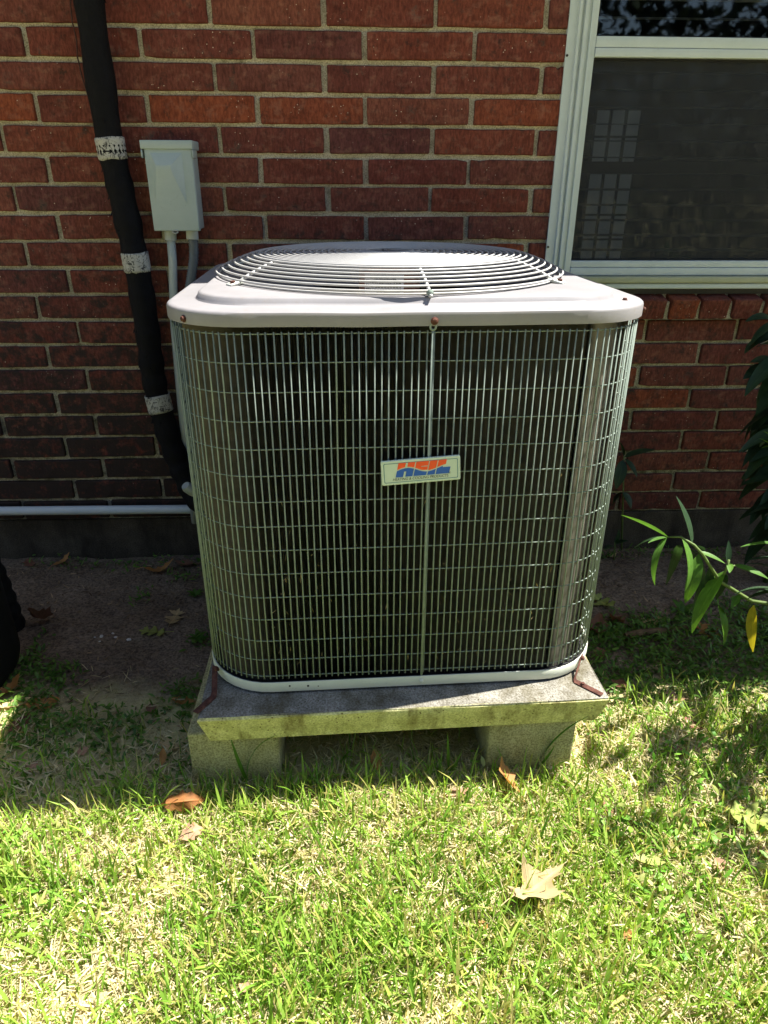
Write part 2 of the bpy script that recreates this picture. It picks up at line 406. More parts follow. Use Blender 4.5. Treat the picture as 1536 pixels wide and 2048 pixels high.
def infront(x, z):
    q = Vector((x, 0, z))-CAM; dz = q.dot(_f); px = 768+F_PX*q.dot(_r)/dz; py = 1024-F_PX*q.dot(_u)/dz
    return -170 < px < 1700 and -60 < py < 1100
for r in range(-14, 20):
    zc = HB-r*BH
    off = -.3773+(-.0407+BL/2 if r % 2 else 0)
    for i in range(-14, 15):
        x0, x1 = off+i*BL, off+(i+1)*BL
        if zc+BH/2 > .86 and zc-BH/2 < WZ1+.02:
            if x0 > WX0-.03 and x1 < WX1+.03: continue
            if x1 > WX0 and x0 < WX0: x1 = WX0+.012
            elif x0 < WX1 and x1 > WX1: x0 = WX1-.012
            elif x0 >= WX0 and x1 <= WX1: continue
            if x1-x0 < .035: continue
        xc = (x0+x1)/2; full = abs(x1-x0-BL) < 1e-4
        jz = rnd.uniform(-.0018, .0018); jx = rnd.uniform(-.002, .002); jy = rnd.uniform(-.0025, .002); tilt = rnd.uniform(-.006, .006)
        if infront(xc, zc):
            me = variants[rnd.randrange(16)] if full else brick_mesh(x1-x0-.0140, .0655, nvis+50)
            b = link('brick', me, wall, (xc+jx, jy, zc+jz), (0, tilt, 0)); nvis += 1
        else:
            hidden.box((x0+.008, .0, zc-.0305), (x1-.008, .07, zc+.0305))
ho = hidden.build('outlying_bricks', M['brick'], wall); tag(ho, kind='stuff')
# header course under the window
p = .1035
hv = [brick_mesh(.0905, .0635, 300+s, .14) for s in range(5)]
for i in range(-4, 8):
    xc = 1.0035-.0045+p*(i+.5)+.0
    if xc < WX0-.02 or xc > WX1+.06: continue
    link('sill_brick', hv[i % 5], wall, (xc+rnd.uniform(-.002, .002), -.036+rnd.uniform(-.002, .002), .8815), (R(13), rnd.uniform(-.015, .015), 0))
MB().box((WX0-.03, -.024, .852), (WX1+.08, .05, .905)).build('sill_mortar', M['mortar'], wall)

# window
win = empty('window', (0, 0, 0), house)
def prism(prof, axis, a, b):     # extrude a closed profile
    n = len(prof); v = []
    for t in (a, b):
        for (u, q) in prof: v.append((u, q, t) if axis == 'z' else (t, q, u))
    f = [(k, (k+1) % n, n+(k+1) % n, n+k) for k in range(n)]+[tuple(range(n)), tuple(reversed(range(n, 2*n)))]
    return v, f
jam = [(.597, .02), (.597, -.006), (.621, -.006), (.623, -.013), (.630, -.013), (.632, -.005), (.637, -.005), (.639, -.016), (.648, -.016),
       (.650, -.008), (.656, -.008), (.658, -.014), (.664, -.014), (.666, -.008), (.6775, -.008), (.6775, .06), (.60, .06)]
mb = MB(); mb.add(*prism(jam, 'z', .944, WZ1)); fo = mb.build('jamb', M['frame'], win)
mb = MB(); mb.add(*prism([(2*1.1085-x, y) for x, y in jam], 'z', .944, WZ1)); mb.build('jamb', M['frame'], win)
X0, X1 = .6785, 1.5385
mb = MB().box((X0, -.0115, .983), (X1, .03, 1.006)).box((X0, -.007, 1.007), (X1, .03, 1.0265)); mb.build('bottom_rail', M['frame'], win, bevel=.0015)
mb = MB().box((X0-.010, -.030, .962), (X1+.01, .03, .9815)); mb.build('sill_ledge', M['framey'], win, bevel=.003)
mb = MB().box((X0-.014, -.024, .944), (X1+.014, .05, .9605)); mb.build('sill_nose', M['frame'], win, bevel=.003)
MB().box((WX0, .004, .925), (WX1, .1, .9435)).build('sill_shadow_gap', M['dark'], win)  # dark strip painting the shadow gap under the sill
mb = MB().box((X0, -.0095, 1.585), (X1, .03, 1.611)).box((X0, -.013, 1.562), (X1, .03, 1.5835)); mb.build('meeting_bar', M['frame'], win, bevel=.0015)
MB().box((X0, -.008, 2.2), (X1, .03, 2.25)).build('top_rail', M['frame'], win, bevel=.0015)
mb = MB()
for (za, zb) in ((1.0268, 1.5617), (1.6113, 2.1997)):
    for a, b in (((X0, za), (X0+.004, zb)), ((X1-.004, za), (X1, zb)), ((X0+.004, za), (X1-.004, za+.004)), ((X0+.004, zb-.004), (X1-.004, zb))):
        mb.box((a[0], .004, a[1]), (b[0], .02, b[1]))
mb.build('glazing_bead', M['rubber'], win)
link('insect_screen', mesh('insect_screen', [(X0+.004, .008, 1.030), (X1-.004, .008, 1.030), (X1-.004, .008, 1.558), (X0+.004, .008, 1.558)], [(0, 1, 2, 3)], M['screen']), win)
MB().box((X0, .026, .99), (X1, .029, 1.285)).build('pane', M['glass'], win)
MB().box((X0, .026, 1.305), (X1, .029, 1.585)).build('pane', M['glass'], win)
MB().box((X0, .012, 1.615), (X1, .015, 2.2)).build('pane', M['glass'], win)
MB().box((X0, .02, 1.272), (X1, .05, 1.304)).build('sash_rail', M['dark'], win)
for i in range(26):
    z = 1.005+.0445*i
    v = []; nseg = 4
    for k in range(nseg+1):
        t = k/nseg-.5
        for x in (X0+.012, X1-.012): v.append((x, .105+.024*t*2, z+.003*(1-4*t*t)+.004*t))
    link('blind_slat', mesh('blind_slat', v, [(2*k, 2*k+1, 2*k+3, 2*k+2) for k in range(nseg)], M['slat'], True), win)
# the dim room behind, with a glowing panel standing in for a reflected window
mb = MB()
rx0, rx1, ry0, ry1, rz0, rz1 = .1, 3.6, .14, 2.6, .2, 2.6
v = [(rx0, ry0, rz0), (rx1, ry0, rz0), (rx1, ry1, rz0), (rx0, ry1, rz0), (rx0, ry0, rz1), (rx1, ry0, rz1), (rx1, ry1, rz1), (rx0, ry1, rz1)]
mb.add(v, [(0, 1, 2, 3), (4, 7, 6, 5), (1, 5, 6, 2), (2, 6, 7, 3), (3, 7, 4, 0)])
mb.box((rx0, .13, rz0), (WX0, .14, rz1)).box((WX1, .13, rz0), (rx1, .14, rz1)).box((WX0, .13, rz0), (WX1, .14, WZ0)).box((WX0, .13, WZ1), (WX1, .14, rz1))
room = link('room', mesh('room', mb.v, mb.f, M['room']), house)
fx0, fx1, fz0, fz1 = 1.50, 1.79, .62, 1.66
MB().box((fx0, 2.57, fz0), (fx1, 2.585, fz1)).build('reflection_pane', M['mirror_glow'], room)
mb = MB()
for x in np.linspace(fx0, fx1, 4): mb.box((x-.008, 2.555, fz0), (x+.008, 2.5695, fz1))
for z in np.linspace(fz0, fz1, 8): mb.box((fx0-.006, 2.550, z-.006), (fx1+.006, 2.5545, z+.006))
mb.build('reflection_muntins', M['dark'], room)
# screws on the flange
for (x, y) in ((1134, 111), (1096, 494)):
    c = atY(x, y, -.006)
    MB().tube([c+Vector((0, .002, 0)), c+Vector((0, -.002, 0))], .0035, 8).build('screw', M['dark'], win)
# eave above, out of frame: it shades the wall and the strip below it
eave = empty('eave', (0, 0, 0), house)
MB().box((-5, -.43, 2.56), (6, .0, 2.58)).build('soffit', M['roof'], eave)
MB().box((-5, -.455, 2.50), (6, -.432, 2.68)).build('fascia', M['roof'], eave)
mb = MB(); mb.add([(-5, -.50, 2.69), (6, -.50, 2.69), (6, 2.5, 3.9), (-5, 2.5, 3.9), (-5, -.50, 2.71), (6, -.50, 2.71), (6, 2.5, 3.92), (-5, 2.5, 3.92)],
                  [(0, 3, 2, 1), (4, 5, 6, 7), (0, 1, 5, 4), (1, 2, 6, 5), (2, 3, 7, 6), (3, 0, 4, 7)]); mb.build('roof', M['shingle'], eave)

# ------------------------------------------------------------------ concrete blocks and pad
def block(xa, xb, ya, yb, zt, rz, label):
    o = empty('concrete_block', ((xa+xb)/2, (ya+yb)/2, 0), rz=rz)
    tag(o, label, 'concrete block', 'concrete blocks under the pad')
    w, l = (xb-xa)/2, (yb-ya)/2
    mb = MB().box((-w, -l, -.05), (w, l, zt)); mb.build('block_body', M['block'], o, bevel=.005)
    return o
PSI = .0355
block(-.383, -.184, -1.083, -.68, .147, .01, 'concrete block under the left end of the pad, with two long grass blades before it')
block(.288, .489, -1.070, -.67, .147, .02, 'concrete block under the right end of the pad, next to the sunlit lawn')
block(-.39, -.19, -.55, -.16, .147, .03, 'concrete block under the back left of the pad, in shade')
block(.27, .47, -.53, -.14, .147, .03, 'concrete block under the back right of the pad, in shade')
UC = Vector((.0936, -.5941, 0))
pad = empty('concrete_pad', (.0865, -.665, .1485), rz=.038)
tag(pad, 'square concrete pad with yellowish front edge carrying the condenser', 'concrete pad')
hw, tp_ = .4465, .020
def ring_pts(a, z, n=12):
    c = [(-a, -a), (a, -a), (a, a), (-a, a)]; out = []
    for i in range(4):
        p0, p1 = c[i], c[(i+1) % 4]
        for k in range(n): out.append((p0[0]+(p1[0]-p0[0])*k/n, p0[1]+(p1[1]-p0[1])*k/n, z))
    return out
q = random.Random(3)
def jit(L, s): return [(x+q.uniform(-s, s), y+q.uniform(-s, s), z+q.uniform(-s, s)*.5) for x, y, z in L]
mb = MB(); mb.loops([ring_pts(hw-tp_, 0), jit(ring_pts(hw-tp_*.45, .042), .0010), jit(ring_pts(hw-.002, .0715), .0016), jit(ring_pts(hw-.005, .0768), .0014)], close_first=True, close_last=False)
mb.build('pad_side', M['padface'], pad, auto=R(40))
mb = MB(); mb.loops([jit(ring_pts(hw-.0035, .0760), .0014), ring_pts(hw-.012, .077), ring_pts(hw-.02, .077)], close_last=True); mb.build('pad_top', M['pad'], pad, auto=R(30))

# ------------------------------------------------------------------ condenser
ac = empty('air_conditioner', (UC.x, UC.y, .2255), rz=PSI)
tag(ac, 'large white outdoor air conditioner condenser with wire guard on concrete pad', 'air conditioner')
ZB = .2255
def rr(W, D, r, n=10, seg=None):       # rounded rectangle path, counter-clockwise from the front left
    P = []
    for sx, sy, a0 in ((1, -1, -90), (1, 1, 0), (-1, 1, 90), (-1, -1, 180)):
        for k in range(n+1):
            a = R(a0+90*k/n); P.append((sx*(W/2-r)+r*math.cos(a), sy*(D/2-r)+r*math.sin(a)))
    return P
def lp(P, z): return [(x, y, z) for x, y in P]
W0, RC = .892, .1466
# base ring
Z = lambda z: z-ZB
mb = MB()
mb.loops([lp(rr(W0+.004, W0+.004, RC+.002), Z(.232)), lp(rr(W0+.006, W0+.006, RC+.003), Z(.238)), lp(rr(W0+.006, W0+.006, RC+.003), Z(.2535)), lp(rr(W0+.003, W0+.003, RC+.0015), Z(.2565)),
          lp(rr(W0-.002, W0-.002, RC-.001), Z(.256)), lp(rr(W0-.002, W0-.002, RC-.001), Z(.234))])
mb.build('base_ring', M['ring'], ac, auto=R(40))
mb = MB(); mb.loops([lp(rr(W0-.004, W0-.004, RC-.002), Z(.2345)), lp(rr(W0-.004, W0-.004, RC-.002), Z(.2445))], close_last=True, close_first=True); mb.build('base_pan', M['dark'], ac)
mb = MB()
for x, y in ((-.3, -.3), (.3, -.3), (.3, .3), (-.3, .3)): mb.box((x-.03, y-.03, 0), (x+.03, y+.03, Z(.2343)))
mb.build('foot', M['rubber'], ac)
# coil: an open sleeve
ci = .017; fin_d = .024; RK = .133
q1 = rr(W0-2*ci-2*fin_d, W0-2*ci-2*fin_d, RK-fin_d); q2 = rr(W0-2*ci-2*fin_d-.02, W0-2*ci-2*fin_d-.02, RK-fin_d-.01)
mb = MB(); mb.loops([lp(q1, Z(.246)), lp(q1, Z(1.016)), lp(q2, Z(1.016)), lp(q2, Z(.246))])
coil = mb.build('coil', M['dark'], ac, auto=R(40))
wr = random.Random(71)
def walk(P, step):
    out = []; P = P+[P[0]]; acc = 0
    for a, b in zip(P, P[1:]):
        d_ = math.hypot(b[0]-a[0], b[1]-a[1])
        if d_ < 1e-9: continue
        t = acc
        while t < d_:
            out.append((a[0]+(b[0]-a[0])*t/d_, a[1]+(b[1]-a[1])*t/d_, (b[1]-a[1])/d_, -(b[0]-a[0])/d_)); t += step*wr.uniform(.75, 1.25)
        acc = t-d_
    return out
fq = random.Random(17); mb = MB(); mb2 = MB()
cc_ = W0/2-ci-RK
for (x, y, nx, ny) in walk(rr(W0-2*ci, W0-2*ci, RK, 40), .0022):
    lay = 0
    if x > cc_ and y < -cc_: lay = -1.15*min(1, max(0, math.atan2(x-cc_, -cc_-y)-.08)/.16)      # fins turned to face the sun so this corner reads lit
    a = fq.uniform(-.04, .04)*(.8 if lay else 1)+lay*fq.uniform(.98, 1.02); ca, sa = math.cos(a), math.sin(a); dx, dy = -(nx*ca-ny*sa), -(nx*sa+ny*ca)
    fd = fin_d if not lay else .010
    e = fq.uniform(-.0004, .0004); x0, y0_ = x+dx*e, y+dy*e; x1, y1 = x+dx*fd, y+dy*fd
    nb = 6; zs = [Z(.247)+(Z(1.0155)-Z(.247))*k/nb for k in range(nb+1)]
    tx, ty = -ny, nx; v = []
    for z in zs:
        w_ = fq.uniform(-.0005, .0005); v += [(x0+tx*w_, y0_+ty*w_, z), (x1, y1, z)]
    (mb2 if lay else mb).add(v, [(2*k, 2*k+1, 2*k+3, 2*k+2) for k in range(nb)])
bf_ = link('sunlit_bent_fins', mesh('sunlit_bent_fins', mb2.v, mb2.f, M['coil_sun']), ac); tag(bf_, kind='stuff')
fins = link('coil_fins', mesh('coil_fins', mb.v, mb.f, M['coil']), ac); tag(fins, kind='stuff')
# wire guard
guard = empty('wire_guard', (0, 0, 0), ac)
HZ = [1.0055, .955, .902, .848, .794, .741, .687, .634, .581, .527, .472, .418, .364, .315, .2715]
for z in HZ:
    mb = MB(); mb.tube(lp(rr(W0-.006, W0-.006, RC-.003, 9), Z(z)), .00125, 6, closed=True)
    mb.build('horizontal_wire', M['wire'], guard, smooth=True)
path = rr(W0, W0, RC, 24); L_ = [0]
for i in range(len(path)): a, b = path[i], path[(i+1) % len(path)]; L_.append(L_[-1]+math.hypot(b[0]-a[0], b[1]-a[1]))
def along(s):
    s %= L_[-1]
    for i in range(len(path)):
        if L_[i] <= s <= L_[i+1] and L_[i+1] > L_[i]:
            t = (s-L_[i])/(L_[i+1]-L_[i]); a, b = path[i], path[(i+1) % len(path)]; return a[0]+(b[0]-a[0])*t, a[1]+(b[1]-a[1])*t
    return path[0]
mb = MB(); mb.tube([(0, 0, Z(.2665)), (0, 0, Z(.64)), (0, 0, Z(1.0095))], .0015, 6); vw = mb.mesh('vertical_wire', M['wire'], smooth=True)
vws = [vw]
for b_ in (.0018, -.0016, .0026, -.0024):
    mb = MB(); mb.tube([(b_*math.sin(t*5.5+b_*900)*math.sin(math.pi*t), b_*.5*math.sin(math.pi*t), Z(.2665)+(Z(1.0095)-Z(.2665))*t) for t in np.linspace(0, 1, 9)], .0016, 6); vws.append(mb.mesh('vertical_wire', M['wire'], smooth=True))
nv = 248
for i in range(nv):
    x, y = along(L_[-1]*i/nv)
    link('vertical_wire', vws[0] if rnd.random() < .9 else rnd.choice(vws), guard, (x, y, 0), (rnd.uniform(-.0012, .0012), rnd.uniform(-.0014, .0014), 0))
dq = random.Random(31); mb = MB()
for i in range(130):      # straw and lint caught in the guard, mostly low on the left
    x = dq.uniform(-.38, .36) if i % 3 else dq.gauss(-.24, .08); z = Z(.27+.74*abs(dq.gauss(0, .30))); z = min(z, Z(1.0))
    y = -W0/2+.004+dq.uniform(-.002, .008); a = dq.uniform(-.9, .9)+1.57; L = dq.uniform(.004, .016); w_ = dq.uniform(.0004, .0011)
    if abs(x) > W0/2-RC: continue
    c_, s_ = math.cos(a)*L, math.sin(a)*L
    mb.add([(x-c_/2, y, z-s_/2), (x+w_, y-.001, z), (x+c_/2+dq.uniform(-.002, .002), y+.001, z+s_/2), (x-w_, y+.0005, z)], [(0, 1, 2, 3)])
cs_ = link('caught_straw', mesh('caught_straw', mb.v, mb.f, M['dead']), ac); tag(cs_, kind='stuff')
# flat clip rod in the middle of the front
xm = .0275
mb = MB(); mb.tube([(xm, -W0/2-.004, Z(.262)), (xm, -W0/2-.004, Z(1.012))], .0026, 8)
mb.tube([(xm+.005*math.cos(a), -W0/2-.005, Z(1.017)+.006*math.sin(a)) for a in np.linspace(0, 2*math.pi, 14)[:-1]], .0021, 6, closed=True)
mb.build('clip_rod', M['wire'], guard, smooth=True)
def bolt(loc, nrm, r, m, parent, name='bolt'):
    nrm = Vector(nrm).normalized(); c = Vector(loc)
    mb = MB(); mb.tube([c, c+nrm*r*.35], r*1.35, 12); mb.tube([c+nrm*r*.35, c+nrm*r*1.1], r, 6)
    return mb.build(name, m, parent, bevel=r*.12, seg=1)
bolt((xm, -W0/2-.0045, Z(.2465)), (0, -1, .05), .0042, M['ring'], ac)
# lid
def polar(W, r, z, n=144):
    hw = W/2; out = []
    for k in range(n):
        a = 2*math.pi*(k+.5)/n; c, s = math.cos(a), math.sin(a)
        t = hw/max(abs(c), abs(s)); x, y = c*t, s*t
        if abs(x) > hw-r and abs(y) > hw-r:
            cx, cy = math.copysign(hw-r, x), math.copysign(hw-r, y)
            bq = c*cx+s*cy; t = bq+math.sqrt(max(0, bq*bq-(cx*cx+cy*cy-r*r))); x, y = c*t, s*t
        out.append((x, y, Z(z)))
    return out
GX, GY = -.012, -.010      # the fan sits a touch off the middle
def circ(r, z, n=144): return [(GX+r*math.cos(2*math.pi*(k+.5)/n), GY+r*math.sin(2*math.pi*(k+.5)/n), Z(z)) for k in range(n)]
LW = W0+.012
mb = MB()
mb.loops([polar(LW-.004, RC, 1.0190), polar(LW, RC+.004, 1.0182), polar(LW, RC+.004, 1.0375), polar(LW-.003, RC+.003, 1.0415), polar(LW-.009, RC, 1.0435),
          polar(LW-.02, RC-.004, 1.0440), polar(LW-.092, RC-.030, 1.0450), polar(LW-.100, RC-.032, 1.0462), polar(LW-.107, RC-.036, 1.0505), polar(LW-.112, RC-.038, 1.0565), polar(LW-.118, RC-.04, 1.0590), polar(LW-.126, RC-.043, 1.0595),
          circ(.3640, 1.0600), circ(.360, 1.0590), circ(.355, 1.054), circ(.351, 1.040), circ(.349, .99), circ(.347, .99), circ(.349, 1.038), polar(LW-.012, RC, 1.0375), polar(LW-.005, RC+.001, 1.0190)])
lid = mb.build('lid', M['lid'], ac, auto=R(35))
for v_ in lid.data.vertices:      # a shallow dent in the front skirt and a slight warp
    if v_.co.y < -.40: v_.co.z -= .0009*math.exp(-((v_.co.x+.10)/.05)**2)-.0005*math.exp(-((v_.co.x-.02)/.06)**2)
    v_.co.z += .0008*math.sin(9*v_.co.x+4*v_.co.y)
# bolts on the lid skirt
bolt((xm+.002, -LW/2, Z(1.0265)), (0, -1, 0), .0052, M['rust'], lid)
a = R(-135); c = LW/2-RC-.004
bolt((-c+(RC+.004)*math.cos(R(-133)), -c+(RC+.004)*math.sin(R(-133)), Z(1.0275)), (math.cos(R(-133)), math.sin(R(-133)), 0), .0048, M['rust'], lid)
bolt((c+(RC+.004)*math.cos(R(-20)), -c+(RC+.004)*math.sin(R(-20)), Z(1.0265)), (math.cos(R(-20)), math.sin(R(-20)), 0), .0048, M['rust'], lid)
bolt((.402, -.36, Z(1.0445)), (0, 0, 1), .0042, M['rust'], lid)
bolt((-.374, .36, Z(1.0445)), (0, 0, 1), .0042, M['rust'], lid)
# fan guard of concentric rings
fg = empty('fan_guard', (GX, GY, 0), ac)
prof = [(.3790, 1.0628)]+[(.3850-.0135*i, 1.0690+.0068*i-.00026*i*i) for i in range(7)]
rr_, zz_ = prof[-1][0]-.0125, prof[-1][1]+.0016
while rr_ > .05:
    prof.append((rr_, zz_)); rr_ -= .0140; zz_ += .0002
for rad, z in prof:
    mb = MB(); n = 72
    mb.tube([(rad*math.cos(2*math.pi*k/n), rad*math.sin(2*math.pi*k/n), Z(z)) for k in range(n)], .0022, 6, closed=True)
    mb.build('ring_wire', M['ringwire'], fg, smooth=True)
for k, deg in enumerate((-145, -84, -35, 27, 88, 152)):
    a = R(deg); pts = [(( r_+.000)*math.cos(a), (r_)*math.sin(a), Z(z)-.0034) for r_, z in prof]
    pts = [(.395*math.cos(a), .395*math.sin(a), Z(1.0615))]+pts
    mb = MB(); mb.tube(pts, .0034, 6); mb.build('spoke_wire', M['ringwire'], fg, smooth=True)
    if k == 1:
        e = Vector((math.cos(a), math.sin(a), 0)); bolt(tuple(e*.386+Vector((0, 0, Z(1.0655)))), e, .0048, M['wire'], fg); continue
    for off, mm in ((.393, M['rust'] if k in (0, 2, 3) else M['ring']),):
        cl = MB(); e = Vector((math.cos(a), math.sin(a), 0)); t = Vector((-e.y, e.x, 0))
        pc = e*off; z0 = Z(1.0595)
        v = [pc+e*u+t*s_+Vector((0, 0, z0+h)) for u, s_, h in ((-.02, -.008, 0.004), (.014, -.011, 0.0005), (.014, .011, 0.0005), (-.02, .008, 0.004), (-.02, -.008, .011), (.014, -.011, .004), (.014, .011, .004), (-.02, .008, .011))]
        cl.add(v, [(0, 3, 2, 1), (4, 5, 6, 7), (0, 1, 5, 4), (1, 2, 6, 5), (2, 3, 7, 6), (3, 0, 4, 7)])
        cl.build('clip', M['ring'], fg, bevel=.001, seg=1)
        bolt(tuple(pc+e*.004+Vector((0, 0, z0+.004))), (0, 0, 1), .0052, mm, fg)
# fan and motor hanging under the guard
mb = MB(); mb.loops([circ(.066, .915, 40), circ(.070, .925, 40), circ(.070, 1.090, 40), circ(.066, 1.097, 40), circ(.04, 1.098, 40)], close_last=True, close_first=True)
motor = mb.build('fan_motor', M['copper'], ac, auto=R(40))
# sticker on the motor, facing the front
def arc_patch(r, a0, a1, z0, z1, n=10):
    v = []; 
    for k in range(n+1):
        a = R(a0+(a1-a0)*k/n)
        for z in (z0, z1): v.append((GX+r*math.cos(a), GY+r*math.sin(a), Z(z)))
    return v, [(2*k, 2*k+2, 2*k+3, 2*k+1) for k in range(n)]
mb = MB(); mb.add(*arc_patch(.0706, -146, -68, 1.012, 1.062)); stk = mb.build('sticker', M['sticker'], motor, smooth=True)
mb = MB(); q = random.Random(5)
for (a0, a1, z0, z1) in ((-118, -76, 1.016, 1.024), (-122, -84, 1.050, 1.058)):
    a = a0
    while a < a1:
        wv_ = q.choice((.35, .5, .8, 1.1)); mb.add(*arc_patch(.0710, a, a+wv_, z0, z1, 1)); a += wv_+q.choice((.4, .6, .9))
for z in (1.028, 1.0325, 1.037, 1.0415, 1.0455):
    a = -142
    while a < -74:
        wv_ = q.uniform(1.5, 5); mb.add(*arc_patch(.0710, a, min(a+wv_, -73), z, z+.0020, 2)); a += wv_+q.uniform(.8, 2.2)
mb.build('sticker_print', M['ink'], motor)
mb = MB(); mb.loops([circ(.06, .86, 32), circ(.06, .912, 32)], close_last=True, close_first=True); fan = mb.build('fan_hub', M['dark'], ac)
for k in range(3):
    v = []; f = []; nr, na = 6, 8
    for i in range(nr+1):
        r_ = .06+(.318-.06)*i/nr
        for j in range(na+1):
            t = j/na; a = R(120*k+12)+R(82)*(t-.5)*(1+.25*i/nr)
            v.append((GX+r_*math.cos(a), GY+r_*math.sin(a), Z(.845)+.085*t+.02*math.sin(math.pi*t)))
    for i in range(nr):
        for j in range(na):
            b = i*(na+1)+j; f.append((b, b+1, b+na+2, b+na+1))
    link('fan_blade', mesh('fan_blade', v, f, M['inner'], True), ac)
# rusty hold-down straps at the corners
def strap(pts, w, th, parent, name='hold_down_strap', holes=()):
    mb = MB(); pts = [Vector(p) for p in pts]
    side = None
    rows = []
    for i, p_ in enumerate(pts):
        t = (pts[min(i+1, len(pts)-1)]-pts[max(i-1, 0)]).normalized()
        rows.append(p_)
    return rows
def flat_strap(name, top, knee, foot, wdir, w, th, parent):
    wd = Vector(wdir).normalized(); top, knee, foot = Vector(top), Vector(knee), Vector(foot)
    out = (foot-knee).normalized()
    fw = Vector((-out.y, out.x, 0)).normalized()
    P = [top, top+(knee-top)*.9, knee+out*.004, knee+out*.012, foot]
    Wd = [wd, wd, (wd+fw*math.copysign(1, wd.dot(fw))).normalized(), fw*math.copysign(1, wd.dot(fw)), fw*math.copysign(1, wd.dot(fw))]
    nrm = [out, out, (out+Vector((0, 0, 1))).normalized(), Vector((0, 0, 1)), Vector((0, 0, 1))]
    L = []
    for p_, d_, n_ in zip(P, Wd, nrm):
        L.append([p_-d_*w/2, p_+d_*w/2, p_+d_*w/2+n_*th, p_-d_*w/2+n_*th])
    mb = MB(); mb.loops(L, close_last=True, close_first=True); o = mb.build(name, M['rust'], parent, bevel=.0008, seg=1)
    return o
inv = Matrix.Translation(Vector((UC.x, UC.y, ZB))) @ Matrix.Rotation(PSI, 4, 'Z'); inv = inv.inverted()
def loc(p_): return inv @ Vector(p_)
zt = .2262
fl = flat_strap('hold_down_strap', loc((-.3225, -.994, .262)), loc((-.3170, -1.054, zt)), loc((-.3480, -1.107, zt)), (.85, -.5, 0), .015, .0028, ac)
bolt(loc((-.3160, -1.004, .262)), (-.6, -.8, 0), .005, M['rust'], ac, 'strap_bolt')
bolt(loc((-.340, -1.094, zt+.0028)), (0, 0, 1), .0035, M['rust'], ac, 'strap_bolt')
fr_ = flat_strap('hold_down_strap', loc((.512, -.985, .262)), loc((.484, -1.032, zt)), loc((.533, -1.083, zt)), (.6, .8, 0), .014, .0028, ac)
bolt(loc((.500, -1.049, zt+.0028)), (0, 0, 1), .0045, M['rust'], ac, 'strap_bolt')
bolt(loc((.512, -.992, .258)), (.6, -.8, 0), .0045, M['rust'], ac, 'strap_bolt')
# little screw holes in the base ring
mb = MB(); h2 = W0/2+.0031
for x, z, r_ in ((-.262, .2475, .0022), (-.222, .2455, .0026), (-.200, .2435, .0015)): mb.tube([(x, -h2, Z(z)), (x, -h2-.0006, Z(z))], r_, 8)
mb.build('screw_hole', M['ink'], ac)

# maker's badge
BW, BHh = .1505, .0495
c = (atY(760, 925, -1.05)+atY(919, 957, -1.05))/2
badge = empty('badge', loc((c.x+.0015, -1.047, c.z)), ac); badge.rotation_euler = (0, R(-3.6), 0)
def rrect(w, h, r, y, n=5):
    out = []
    for sx, sy, a0 in ((1, -1, -90), (1, 1, 0), (-1, 1, 90), (-1, -1, 180)):
        for k in range(n+1):
            a = R(a0+90*k/n); out.append((sx*(w/2-r)+r*math.cos(a), y, sy*(h/2-r)+r*math.sin(a)))
    return out
mb = MB(); mb.loops([rrect(BW-.002, BHh-.002, .003, .003), rrect(BW, BHh, .003, .0005), rrect(BW, BHh, .003, -.003), rrect(BW-.0025, BHh-.0025, .003, -.0042)], close_last=True, close_first=True)
plate = mb.build('badge_plate', M['badge'], badge, auto=R(30))
mb = MB(); y0 = -.0046
mb.loops([rrect(.1410, .0396, .0028, y0), rrect(.1388, .0374, .0022, y0)]); mb.build('border_line', M['teal'], badge)
# word with a wave through it: orange above, blue below
U = 1/6.667   # badge picture units to millimetres (zoomed photo pixels)
def wave(x):  # x 0..640 in picture units
    return 90+34*math.sin((x-40)/640*2*math.pi*1.22+.55)
def logo(rects, above, m, name):
    mb = MB()
    for (xa, xb, ya, yb) in rects:
        n = max(2, int((xb-xa)/8))
        for k in range(n):
            a, b = xa+(xb-xa)*k/n, xa+(xb-xa)*(k+1)/n
            pts = []
            if above: lo_a, lo_b, hi_a, hi_b = max(ya, wave(a)+8), max(ya, wave(b)+8), yb, yb
            else: lo_a, lo_b, hi_a, hi_b = ya, ya, min(yb, wave(a)-8), min(yb, wave(b)-8)
            if hi_a <= lo_a or hi_b <= lo_b: continue
            for x, y in ((a, lo_a), (b, lo_b), (b, hi_b), (a, hi_a)):
                mb.v.append(((x+y*.24-325)*U*.001, y0-.0002, (y-62)*U*.001))
            nvv = len(mb.v); mb.f.append((nvv-4, nvv-3, nvv-2, nvv-1))
    return link(name, mesh(name, mb.v, mb.f, m), badge)
Hh = 190
HE = [(0, 95, 0, Hh), (95, 122, 72, 128), (122, 213, 0, Hh),                       # H
      (226, 300, 0, Hh), (300, 388, 0, 62), (300, 388, 72, 118), (300, 388, 128, Hh),  # E
      (400, 496, 0, Hh),                                                           # I
      (508, 612, 0, Hh), (612, 680, 0, 66)]                                        # L
logo([r_ for r_ in HE if r_ != (612, 680, 0, 66)], True, M['orange'], 'logo_top')
logo([(0, 95, 0, Hh), (95, 122, 72, 128), (122, 213, 0, Hh), (226, 388, 0, Hh), (400, 496, 0, Hh), (508, 680, 0, 88), (508, 580, 88, Hh)], False, M['blue'], 'logo_bottom')
